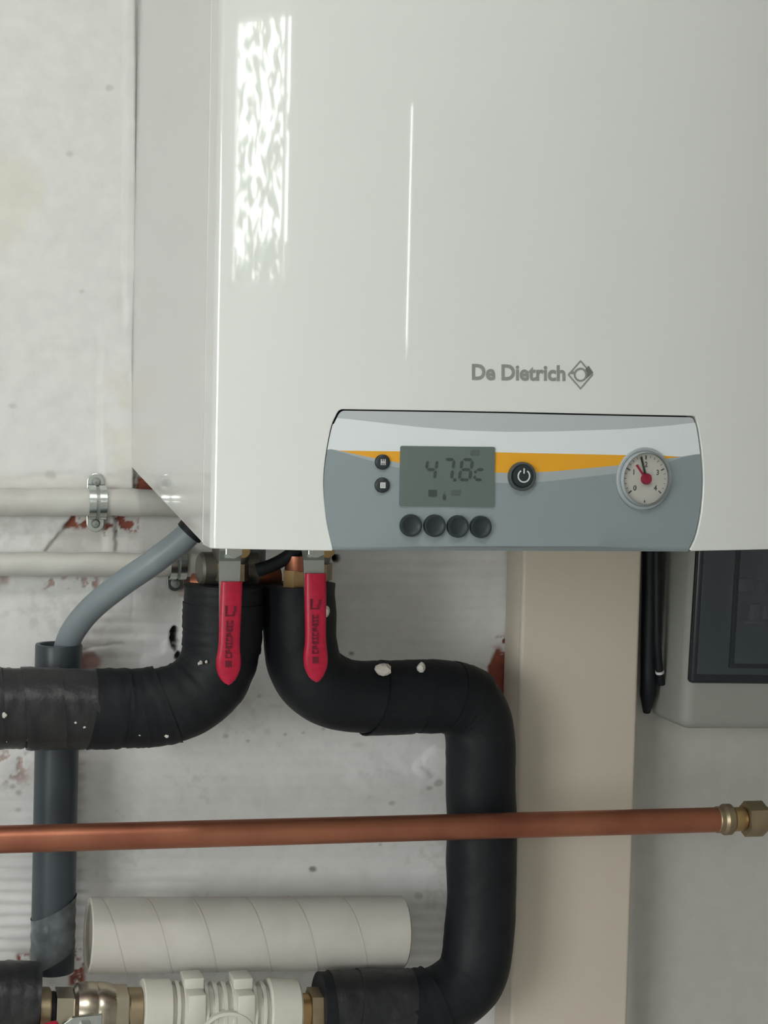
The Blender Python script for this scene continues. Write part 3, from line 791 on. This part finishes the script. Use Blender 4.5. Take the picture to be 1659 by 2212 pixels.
# ------------------------------------------------------------------ ball valves under the boiler
def handle(name, top, kink, tip, w_px, d, label, seed):
    """lever hanging down: hex nut, bent steel strap, red sleeve; top / kink / tip are pixels"""
    cx, cy = top; p0 = P(cx, cy, d)
    t_ = thing(name, p0, label, 'valve', 'ball valves under the boiler')
    X, Zv, N = V((1, 0, 0)), V((0, 0, 1)), V((0, -1, 0))
    # brass body behind, along the pipe axis
    ax = P(cx, cy+6, .105); zt = ax.z+.045; zb_ = P(cx, 1258, .105).z+.004
    obj('valve_body', lathe([(0, 0), (.0115, 0), (.0135, .003), (.0135, .010), (.012, .013), (.0150, .024), (.0158, .032), (.0150, .040), (.0125, .05), (.0135, .053), (.0135, .066), (0, .066)], V((ax.x, ax.y, zb_-.004)), Zv, 28), M_GUN, t_)
    obj('union_nut', prism(hexpoly(.0155), V((ax.x, ax.y, zb_-.002)), X, V((0, 1, 0)), Zv, 0, .013), M_BRASSD, t_, smooth=False)
    obj('stem', rod(V((ax.x, ax.y, p0.z)), V((ax.x, p0.y-.001, p0.z)), .0055), M_BRASS, t_)
    nut = P(cx+2, cy-4, d+.001)
    obj('hex_nut', prism(hexpoly(mm(20, d), 30), nut, X, Zv, N, .001, .007, .0008), M_ZINC, t_, smooth=False)
    # strap: wide plate, tilted facet, straight part
    wk = mm(w_px/2, d); pk = P(kink[0], kink[1], d+.010); pe = P(kink[0]+(tip[0]-kink[0])*.2, kink[1]+48, d+.011); pl_ = P(tip[0], tip[1], d+.016)
    def strip(pts, ws, th=.0022):
        vs, fs = [], []
        for (p, w) in zip(pts, ws):
            vs += [p+X*-w, p+X*w, p+X*w+V((0, th, 0)), p+X*-w+V((0, th, 0))]
        for i in range(len(pts)-1):
            for k in range(4): j = (k+1) % 4; fs.append((4*i+k, 4*i+j, 4*i+4+j, 4*i+4+k))
        n = 4*(len(pts)-1); fs += [(0, 1, 2, 3), (n+3, n+2, n+1, n)]
        return vs, fs
    top_ = P(cx-1, cy-22, d+.0); 
    obj('steel_strap', strip([top_, P(cx-1, kink[1]-22, d+.002), pk, pe, P(tip[0]-(tip[0]-kink[0])*.5, tip[1]-120, d+.0125)], [wk*1.06, wk*1.06, wk*1.02, wk*.98, wk*.9]), M_STRAP, t_, angle=20)
    # red sleeve with a leaf-shaped end
    s0 = kink[1]+(44 if seed == 0 else 28); L = tip[1]-s0
    prof_ = [(0, .98), (.06, 1.0), (.2, 1.0), (.4, .98), (.58, .96), (.66, 1.0), (.74, 1.12), (.80, 1.15), (.86, 1.08), (.92, .85), (.96, .62), (.985, .36), (1.0, .06)]
    vs, fs = [], []; ring = 16
    for u_, wv in prof_:
        px = kink[0]+3+(tip[0]-kink[0]-3)*u_; py = s0+L*u_; c = P(px, py, d+.0115+.003*math.sin(u_*math.pi*.9))
        w = wk*1.04*wv; th = .0042
        for i in range(ring):
            a = 2*math.pi*i/ring; ca, sa = math.cos(a), math.sin(a)
            vs.append(c+X*(w*math.copysign(abs(ca)**.55, ca))+V((0, -th*math.copysign(abs(sa)**.55, sa), 0)))
    for i in range(len(prof_)-1):
        for k in range(ring): j = (k+1) % ring; fs.append((i*ring+k, i*ring+j, (i+1)*ring+j, (i+1)*ring+k))
    fs += [tuple(range(ring)), tuple(range((len(prof_)-1)*ring, len(prof_)*ring))]
    sl = obj('grip', (vs, fs), M_RED, t_, angle=45)
    # embossed maker's mark: open bracket, then a column of small characters and a dot
    mk = [0]
    def mark(u_, a, b, ha, hb):   # a..b across (-1..1), u +- in px
        px0 = kink[0]+3+(tip[0]-kink[0]-3)*u_; py0 = s0+L*u_
        dd = d+.0115+.003*math.sin(u_*math.pi*.9)+.0042
        c = P(px0, py0, dd); w = wk; m1 = mm(1, d); mk[0] = (mk[0]+1) % 5
        return prism([(a*w, -hb*m1), (b*w, -hb*m1), (b*w, -ha*m1), (a*w, -ha*m1)], c, X, Zv, N, -.0012, .00035+mk[0]*.00004)
    gs = [mark(.285, -.50, -.30, -10, 8), mark(.285, .34, .54, -9, 2), mark(.285, -.50, .36, 8, 11), mark(.285, .22, .40, 2, 11)]
    u_ = .40
    for i in range(9):
        k = i % 4; x_a, x_b = -.34, .30
        gs.append(mark(u_, x_a, x_a+.17, -3.6, 3.6) if k != 2 else mark(u_, x_a, x_b, -3.6, -1.6))
        gs.append(mark(u_, x_a, x_b, 1.6, 3.6) if k in (0, 3) else mark(u_, x_a, x_b, -1.2, 1.2))
        gs.append(mark(u_, x_b-.17, x_b, -3.6, 3.6) if k in (0, 1) else mark(u_, -.12, .10, -3.6, 3.6))
        u_ += .041
    gs.append(mark(.80, -.30, .28, -6, 7))
    obj('embossed_marks', join(*gs), M_INK, sl, smooth=False)
    return t_
handle('ball_valve', (500, 1190), (497, 1212), (492, 1478), 42, .150, 'ball valve with red lever hanging lower, left of the two under the boiler', 0)
handle('ball_valve', (677, 1190), (678, 1210), (682, 1472), 42, .150, 'ball valve with red lever beside the pale plaster crumb, right of the two', 1)

# small fittings between the valves
tag(obj('drain_fitting', join(lathe([(0, 0), (.011, 0), (.013, .002), (.013, .018), (.0105, .021), (.0105, .030), (.014, .032), (.014, .045), (0, .045)], P(430, 1229, .10), V((1, .1, 0)), 24)), M_GUN), 'dark grey pipe union left of the left valve under the boiler', 'fitting')
tag(obj('copper_elbow', sweep(spline([P(418, 1262, .085), P(450, 1260, .09), P(490, 1258, .09), P(540, 1250, .085), P(600, 1243, .08)], 6), .0085, 20), M_COPPER), 'brown copper pipe running behind both valves under the boiler', 'pipe')
tag(obj('grey_nipple', lathe([(0, 0), (.0115, 0), (.012, .001), (.012, .034), (.0115, .035), (0, .035)], P(540, 1244, .09), V((0, 0, 1)), 24), M_HOSE), 'short grey plastic nipple between the two valves', 'fitting')
tag(obj('black_lead', sweep(spline([P(555, 1232, .115), P(590, 1220, .118), P(625, 1200, .12), P(650, 1175, .12)], 6), .0052, 14), M_FOAM), 'short black cable slanting between the two valves', 'cable')
bn = thing('brass_union', P(633, 1274, .115), 'bright brass nut left of the right red handle', 'fitting')
obj('nut', prism(hexpoly(mm(26, .115), 12), P(637, 1272, .118), V((1, 0, 0)), V((0, 1, 0)), V((0, 0, 1)), 0, mm(38, .115)), M_BRASS, bn, smooth=False)
obj('collar', lathe([(0, 0), (.0085, 0), (.009, .001), (.009, .012), (0, .012)], P(640, 1234, .118), V((0, 0, 1)), 24), M_COPPER, bn)

# ------------------------------------------------------------------ white painted pipes and clips on the left
pw = tag(obj('painted_pipe', sweep(spline([P(-90, 1085, .014), P(60, 1085, .014), P(200, 1085, .014), P(330, 1086, .014), P(620, 1092, .014)], 8), lambda t, a: mm(27, .014)+.0004*math.sin(t*40+a*2), 24), M_PIPEW), 'white painted pipe on the wall, upper of two, running behind the boiler', 'pipe', 'painted pipes')
pw2 = tag(obj('painted_pipe', sweep(spline([P(-90, 1219, .014), P(60, 1219, .014), P(200, 1219, .014), P(330, 1220, .014), P(385, 1220, .0145), P(460, 1222, .016)], 8), lambda t, a: mm(23.5, .014)+.0004*math.sin(t*33+a*2), 24), M_PIPEW), 'white painted pipe on the wall, lower of two, ending under the boiler', 'pipe', 'painted pipes')
def clip(px, py, r_px, w_px, d, label, seed):
    c = P(px, py, d); R = mm(r_px, d)+.0012; w = mm(w_px, d)
    t_ = thing('pipe_clip', c-V((0, 0, R+.02)), label, 'pipe clip', 'metal pipe clips')
    for s in (-1, 1):                                          # two raised bands with a groove between
        vs, fs = [], []; x0 = s*w*.30; hw = w*.20
        for i in range(15):
            a = math.radians(-100+200*i/14)
            for rr in (R, R+.0016):
                for xx in (x0-hw, x0+hw): vs.append(c+V((xx, -rr*math.cos(a), rr*math.sin(a))))
        for i in range(14):
            k0 = 4*i; k1 = k0+4
            fs += [(k0+2, k0+3, k1+3, k1+2), (k0, k0+1, k1+1, k1), (k0, k0+2, k1+2, k1), (k0+1, k0+3, k1+3, k1+1)]
        obj('band', (vs, fs), M_ZINC, t_)
    web = []; fs = []
    for i in range(15):
        a = math.radians(-100+200*i/14)
        for rr in (R-.0003, R+.0006):
            for xx in (-w*.14, w*.14): web.append(c+V((xx, -rr*math.cos(a), rr*math.sin(a))))
    for i in range(14):
        k0 = 4*i; k1 = k0+4
        fs += [(k0+2, k0+3, k1+3, k1+2), (k0, k0+1, k1+1, k1), (k0, k0+2, k1+2, k1), (k0+1, k0+3, k1+3, k1+1)]
    obj('web', (web, fs), M_STEEL, t_)
    for s in (-1, 1):
        zc = c.z+s*(R+(.0035 if s > 0 else .0052))
        n_ = 14; pl_ = [(w*.5*math.cos(math.pi*i/n_), s*w*.5*math.sin(math.pi*i/n_)) for i in range(n_+1)]+[(-w*.5, -s*.006), (w*.5, -s*.006)]
        if s < 0: pl_ = pl_[::-1]
        pc = V((c.x, -.0045, zc)); tabo = obj('tab', prism(pl_, pc, V((1, 0, 0)), V((0, 0, 1)), V((0, -1, 0)), 0, .0022, .0004), M_ZINC, t_, smooth=False)
        obj('screw', lathe([(0, 0), (w*.27, 0), (w*.27, .0015), (w*.18, .003), (w*.06, .0032), (w*.05, .0024), (0, .0024)], pc+V((0, -.0022, 0)), V((0, -1, 0)), 20), M_STEEL, tabo)
clip(209, 1085, 27, 34, .014, 'metal clip on the upper white pipe, left of the boiler', 1)
clip(383, 1220, 23.5, 32, .0145, 'metal clip with round washer on the lower white pipe, by the boiler corner', 2)

# ------------------------------------------------------------------ drain: hose into grey pipe
hp = spline([P(432, 1118, .10), P(402, 1158, .098), P(330, 1215, .088), P(262, 1262, .074), P(200, 1312, .058), P(160, 1360, .045), P(143, 1400, .036), P(139, 1440, .034)], 10)
hs = thing('drain_hose', hp[-1], 'grey flexible hose curving from under the boiler into the grey waste pipe', 'hose')
obj('hose', sweep(hp, mm(25, .07), 24, hollow=.25), M_HOSE, hs)
obj('grommet', sweep(sub(hp, .085, .125, 4), mm(28.5, .09), 24), M_FOAM, hs)
dp = P(127, 1391, .035); db = P(112, 2150, .035)
wp = thing('waste_pipe', db, 'dark grey plastic waste pipe standing behind the lagged pipe', 'pipe')
rp = mm(42.5, .035)
t_dir = (dp-db).normalized()
L = (dp-db).length
obj('tube', lathe([(rp-.002, .02), (rp, .02), (rp, L-.021), (rp, L-.0205), (rp, L-.0003), (rp-.0005, L), (rp-.0022, L), (rp-.0026, L-.0006), (rp-.0026, L-.05), (0, L-.05)], db, t_dir, 40), M_PVC, wp)
obj('socket', lathe([(rp, L-.024), (rp+.0011, L-.0235), (rp+.0011, L-.001), (rp+.0006, L), (rp-.0001, L)], db, t_dir, 40), M_PVC, wp)
M_PRINT = mat('pipe_print', lin(52, 56, 60), .6); M_CTAPE = mat('clear_tape', lin(112, 118, 122), .2, noise=(60, lin(84, 90, 94), .35, .6), bump=(35, .9))
gs = []
for i, (py, l_) in enumerate(((1830, 22), (1850, 10), (1918, 40), (1944, 14), (1690, 16), (1760, 20))):
    p = P(94, py, .047); gs.append(box(p.x-.0016, p.x+.0016, -.0490, -.0462, p.z-mm(l_/2, .04), p.z+mm(l_/2, .04)))
# clear parcel tape round the lower pipe, its glare streaks painted in pale
q0 = P(116, 1958, .035); q1 = P(113, 2070, .035)
g = lathe([(rp+.0005+.0004*math.sin(i*2.1), (q0-q1).length*i/10) for i in range(11)], q1, q0-q1, 40)
vs = []
for v in g[0]:
    vs.append(V(v)+V((0, 0, (v.x-q0.x)*.55)))
obj('clear_tape', (vs, g[1]), M_CTAPE, wp, angle=60)

# ------------------------------------------------------------------ copper pipe across the front
ca, cb_ = P(-60, 1815, .13), P(1556, 1770.5, .13)
cp = thing('copper_pipe', P(700, 1795, .13)-V((0, 0, .01)), 'bare copper pipe running level in front of the lagged pipe, with brass union', 'pipe')
RC = mm(27, .13)
obj('tube', sweep([ca.lerp(cb_, i/30) for i in range(31)], RC, 32), M_COPPER, cp)
ax = (cb_-ca).normalized(); q = mm(1, .13)
obj('olive_collar', lathe([(RC, -10*q), (29*q, -8*q), (29*q, 2*q), (30*q, 3*q), (34*q, 8*q), (34*q, 22*q), (29*q, 28*q), (25*q, 29*q)], cb_, ax, 32), M_BRASSD, cp)
obj('union_body', lathe([(25*q, 26*q), (26.5*q, 31*q), (26.5*q, 52*q), (25*q, 56*q)], cb_, ax, 32), M_BRASS, cp)
obj('hex_nut', prism(hexpoly(39*q, 20), cb_, *(lambda f: (f[0], f[1], f[2]))(frame(ax)), 58*q, 104*q, 3*q), M_BRASSD, cp, smooth=False)
obj('tail', lathe([(25*q, 104*q), (25*q, 180*q), (0, 180*q)], cb_, ax, 28), M_BRASSD, cp)

# ------------------------------------------------------------------ beige cable duct
dl = P(1092, 1230, 0.002).x; drr = P(1386, 1230, .046).x
duct_top = ZREAR-.010
du = thing('cable_duct', (0.5*(dl+drr), -.024, 0.0), 'beige plastic cable duct running straight down the wall below the boiler', 'cable duct')
obj('base_channel', box(dl, drr, -.040, -.0035, 0.0, duct_top, .002), M_DUCT, du)
obj('lid', box(dl-.0002, drr+.0002, -.0462, -.0385, 0.0, duct_top, .0034, 4), M_DUCT, du)

# ------------------------------------------------------------------ electrical box
el = thing('distribution_box', P(1470, 1577, .04), 'grey wall-mounted electrical box with dark smoked door, right of the beige duct', 'electrical box')
bl = P(1397, 1500, .004).x; DB = .078
zb_ = P(1480, 1577, DB).z
RX = Matrix.Translation(V((bl, 0, zb_))) @ Matrix.Rotation(math.radians(1.7), 4, 'Y') @ Matrix.Translation(V((-bl, 0, -zb_)))
hb = .32; wb = .27
obj('body', xf(box(bl, bl+wb, -DB, -.006, zb_, zb_+hb, .010, 4), RX), M_ENC, el)
dpx = P(1484, 1475, DB+.004); 
door = obj('door', xf(box(dpx.x, dpx.x+.215, -DB-.008, -DB+.001, dpx.z, dpx.z+.235, .0035, 3), RX), M_DOORF, el)
obj('door_field', xf(box(dpx.x+.005, dpx.x+.21, -DB-.0086, -DB-.007, dpx.z+.008, dpx.z+.227, .0006), RX), M_DOOR, door)
wx = P(1580, 1430, DB+.009)
wnd = obj('window_recess', xf(box(wx.x-.004, dpx.x+.19, -DB-.0098, -DB-.008, wx.z-.004, dpx.z+.20, .0008), RX), M_DOORF, door)
obj('window_pane', xf(box(wx.x, dpx.x+.186, -DB-.0106, -DB-.009, wx.z, dpx.z+.196, .0005), RX), M_DOOR, door)
for j, (px, py, w_, h_) in enumerate(((1605, 1260, 40, 28), (1624, 1318, 26, 36), (1650, 1318, 18, 30), (1640, 1262, 24, 24), (1630, 1340, 60, 6))):
    p = P(px, py, DB+.011); obj('breaker', xf(box(p.x-mm(w_/2, .08), p.x+mm(w_/2, .08), -DB-.0112, -DB-.0100, p.z-mm(h_/2, .08), p.z+mm(h_/2, .08), .0004), RX), M_BRK, door)
# black cable squeezed between duct and box
cpth = spline([P(1404, 1100, .03), P(1405, 1200, .03), P(1404, 1300, .03), P(1402, 1400, .03), P(1401, 1480, .03), P(1397, 1538, .022)], 10)
kb = thing('black_cable', cpth[-1], 'black cable bundle hanging between the beige duct and the grey electrical box', 'cable')
obj('sheath', sweep(cpth, lambda t, a: mm(18 if t < .86 else 18-70*(t-.86), .03), 18), M_FOAM, kb)
cp2 = spline([P(1418, 1100, .046), P(1419, 1250, .046), P(1420, 1380, .046), P(1424, 1440, .043), P(1428, 1478, .038)], 8)
obj('sheath', sweep(cp2, mm(8, .04), 14), M_FOAM, kb)
obj('glint_ring', sweep(sub(cp2, .80, .83, 3), mm(9.5, .04), 14), M_GLYPH, kb)  # pale ring stands in for a small white glint on the cable

# ------------------------------------------------------------------ paper tube lying on the fittings
ta, tb = P(190, 2021, .052), P(868, 2014, .052)
RT = mm(74, .05); axT = (tb-ta).normalized(); LT = (tb-ta).length
tu = thing('paper_tube', ta.lerp(tb, .5)-V((0, 0, RT)), 'off-white paper tube with spiral seams lying above the ribbed white housing', 'tube')
obj('tube_wall', lathe([(RT-.004, .06), (RT-.004, .0008), (RT-.0034, 0), (RT-.0006, 0), (RT, .0008), (RT, LT-.0012), (RT-.0012, LT), (RT-.004, LT), (RT-.004, LT-.06), (0, LT-.061)], ta, axT, 56), M_TUBE, tu)
t, u, n = frame(axT)
for k, (s0, tw) in enumerate(((.08, .10), (.22, .10), (.36, .10), (.53, .10), (.68, .10), (.84, .10))):
    path = []
    for i in range(41):
        a = math.radians(100-200*i/40); path.append(ta+n*(s0*LT+tw*LT*(i/40-.5)*1.0)+V((0, 0, 1))*(RT*math.sin(a))+V((0, -1, 0))*(RT*math.cos(a)))
    vs, fs = [], []
    for i, p in enumerate(path):
        c = ta+n*((p-ta).dot(n)); r_ = (p-c).normalized()
        vs += [c+r_*(RT+.00025)-n*.0011, c+r_*(RT+.00045), c+r_*(RT+.0001)+n*.0011]
    for i in range(40):
        for j in range(2): fs.append((3*i+j, 3*i+j+1, 3*i+4+j, 3*i+3+j))
    obj('spiral_seam', (vs, fs), M_SEAM if k else M_SEAM, tu)
obj('tube_plug', lathe([(RT-.0041, .0015), (RT-.0046, .002), (RT-.0046, .003), (0, .003)], ta, axT, 48), M_TUBEIN, tu)  # plug added close to the end so the opening shows less dark

# ------------------------------------------------------------------ fittings along the bottom
YB = 2188; DBt = .092
def bx_(px): return P(px, YB, DBt)
q = mm(1, DBt); axb = (bx_(640)-bx_(80)).normalized()
def seg_l(x0, x1, r0, r1=None, bev=2):
    r1 = r1 or r0; o = bx_(x0); L_ = (bx_(x1)-o).length
    return lathe([(0, 0), ((r0-bev)*q, 0), (r0*q, bev*q), (r1*q, L_-bev*q), ((r1-bev)*q, L_), (0, L_)], o, axb, 36)
def seg_h(x0, x1, r, a0=0):
    o = bx_(x0); L_ = (bx_(x1)-o).length; f = frame(axb); return prism(hexpoly(r*q, a0), o, f[0], f[1], f[2], 0, L_, 2.5*q)
pc_ = [P(-140, 2168, .092), P(-60, 2168, .092), P(20, 2168, .092), P(78, 2170, .092)]
ip3 = thing('insulated_pipe', P(-30, 2250, .092), 'black lagged pipe end at the lower left corner, left of the brass fittings', 'pipe')
obj('foam_lagging', sweep(spline(pc_, 8), foam_r(mm(82, .092), 9), 36, hollow=.4), M_TAPE, ip3, angle=60)
bv = thing('ball_valve', P(190, 2240, .092), 'nickel ball valve with steel lever at the bottom edge, left of the ribbed housing', 'valve', 'bottom fittings')
obj('tail_nut', seg_l(79, 106, 50, bev=3), M_BRASSD, bv)
obj('seal_ring', seg_l(106, 117, 42), M_FOAM, bv)
obj('hex_end', seg_h(117, 156, 50, 8), M_NICKEL, bv, smooth=False)
o = bx_(156); Lb = (bx_(240)-o).length
obj('valve_body', lathe([(0, 0), (50*q, 0), (58*q, 6*q), (61*q, 20*q), (61*q, 40*q), (59.5*q, 44*q), (61*q, 48*q), (60*q, 66*q), (55*q, 80*q), (48*q, Lb), (0, Lb)], o, axb, 40), M_NICKEL, bv)
obj('hex_end', seg_h(240, 272, 56, 10), M_NICKEL, bv, smooth=False)
obj('outlet_nut', seg_l(272, 304, 50, bev=3), M_BRASSD, bv)
pz = P(168, 2230, .128)
obj('lever_plate', prism([(-32*q, -30*q), (44*q, -30*q), (46*q, 34*q), (-12*q, 32*q), (-30*q, 20*q)], pz, V((1, 0, 0)), V((0, 0, 1)), V((0, -1, 0)), 0, .003, .0006), M_ZINC, bv, smooth=False)
obj('lever_stem', rod(V((pz.x, -.10, pz.z)), V((pz.x, -.126, pz.z)), .006), M_NICKEL, bv)
obj('lever_nut', prism(hexpoly(15*q), P(184, 2222, .131), V((1, 0, 0)), V((0, 0, 1)), V((0, -1, 0)), 0, .005, .0006), M_STEEL, bv, smooth=False)
obj('grip', xf(box(-34*q, 22*q, -.005, .005, -16*q, 14*q, .003, 3), Matrix.Translation(P(104, 2226, .13))@Matrix.Rotation(math.radians(-12), 4, 'Y')), M_RED, bv)
# white ribbed housing
fh = thing('filter_housing', P(470, 2250, .092), 'white ribbed plastic housing on the bottom pipe, under the paper tube', 'pipe fitting', 'bottom fittings')
obj('end_collar', seg_l(303, 364, 67, bev=2.5), M_WPLA, fh)
obj('core', seg_l(360, 576, 55, bev=2), M_WPLA, fh)
obj('end_collar', seg_l(572, 640, 70, 68, bev=4), M_WPLA, fh)
for x in (372, 388, 432, 452, 472, 491, 536, 556): obj('rib', seg_l(x, x+8, 63.5, bev=1), M_WPLA, fh)
for x in (400, 505): obj('lug', (lambda p: box(p.x-20*q, p.x+20*q, p.y-.010, p.y+.012, p.z+20*q, p.z+79*q, .0012))(bx_(x+14)), M_WPLA, fh)
for x in (400, 505): obj('lug_plate', (lambda p: box(p.x-18*q, p.x+18*q, p.y-.0255, p.y, p.z-10*q, p.z+58*q, .0015))(bx_(x+14)), M_WPLA, fh)
# round cap facing the room
pcx = bx_(478)+V((0, -.012, 0))-V((0, 0, 36*q))
obj('front_cap', lathe([(60*q, 0), (62*q, .010), (60*q, .0145), (54*q, .0150), (53*q, .012), (0, .012)], pcx, V((0, -1, 0)), 40), M_WPLA, fh)
bu = thing('brass_union', P(672, 2240, .092), 'dull brass nut joining the ribbed housing to the lower lagged pipe', 'pipe fitting', 'bottom fittings')
obj('shoulder', seg_l(640, 666, 40, bev=3), M_BRASS, bu)
obj('nut', seg_h(664, 690, 52, 6), M_BRASSD, bu, smooth=False)
obj('sleeve', seg_l(690, 712, 47, bev=2), M_BRASSD, bu)

# ------------------------------------------------------------------ trees outside the window
def tree(x, y, h, rr, n, seed, label):
    r = random.Random(seed); t_ = thing('tree', (x, y, 0), label, 'tree', 'trees outside the window')
    obj('trunk', sweep([V((x+.05*math.sin(i), y, h*.8*i/6)) for i in range(7)], lambda t, a: .09*(1-t*.7), 12), M_BARK, t_)
    vs, fs = [], []
    for i in range(n):
        a = r.uniform(0, 2*math.pi); zz = r.uniform(-1, 1); k = (1-zz*zz)**.5*r.random()**.4
        c = V((x+rr*k*math.cos(a), y+rr*k*math.sin(a), h+rr*1.1*zz)); s = r.uniform(.05, .11)
        e1 = V((r.uniform(-1, 1), r.uniform(-1, 1), r.uniform(-1, 1))).normalized(); e2 = e1.orthogonal().normalized(); kx = len(vs)
        vs += [c-e1*s, c+e2*s*.45, c+e1*s, c-e2*s*.45]; fs.append((kx, kx+1, kx+2, kx+3))
    f = obj('foliage', (vs, fs), M_LEAF, t_, smooth=False); f['kind'] = 'stuff'
tree(-2.02, -7.9, 2.85, .62, 330, 1, 'sparse leafy tree outside the small window, behind the hedge')
def hedge(xc, xw, zt, n, label):
    r = random.Random(4); t_ = thing('hedge', (xc, -6.2, -.12), label, 'hedge', 'hedges outside')
    for i in range(7):
        x = xc+xw*(i/3-1)*.9; obj('stem', sweep([V((x+.02*math.sin(k*2+i), -6.2, -.12+.35*k)) for k in range(6)], lambda t, a: .02*(1-t*.6), 8), M_BARK, t_)
    vs, fs = [], []
    for i in range(n):
        x = xc+r.uniform(-xw, xw); top = zt+.07*math.sin(x*9)+.05*math.sin(x*23+1)+r.uniform(-.05, .06)
        c = V((x, -6.2+r.uniform(-.28, .28), top-(top-.3)*r.random()**1.6)); s_ = r.uniform(.035, .075)
        e1 = V((r.uniform(-1, 1), r.uniform(-1, 1), r.uniform(-1, 1))).normalized(); e2 = e1.orthogonal().normalized(); kx = len(vs)
        vs += [c-e1*s_, c+e2*s_*.5, c+e1*s_, c-e2*s_*.5]; fs.append((kx, kx+1, kx+2, kx+3))
    f = obj('foliage', (vs, fs), M_LEAF, t_, smooth=False); f['kind'] = 'stuff'
hedge(-2.2, 1.2, 1.98, 5200, 'taller clipped leafy hedge outside the small window')
hedge(.65, .7, 1.66, 2600, 'lower clipped hedge, unseen, added outside the ajar door to shorten its reflected streak')  # added hedge, blocks the lower part of the door slit's light
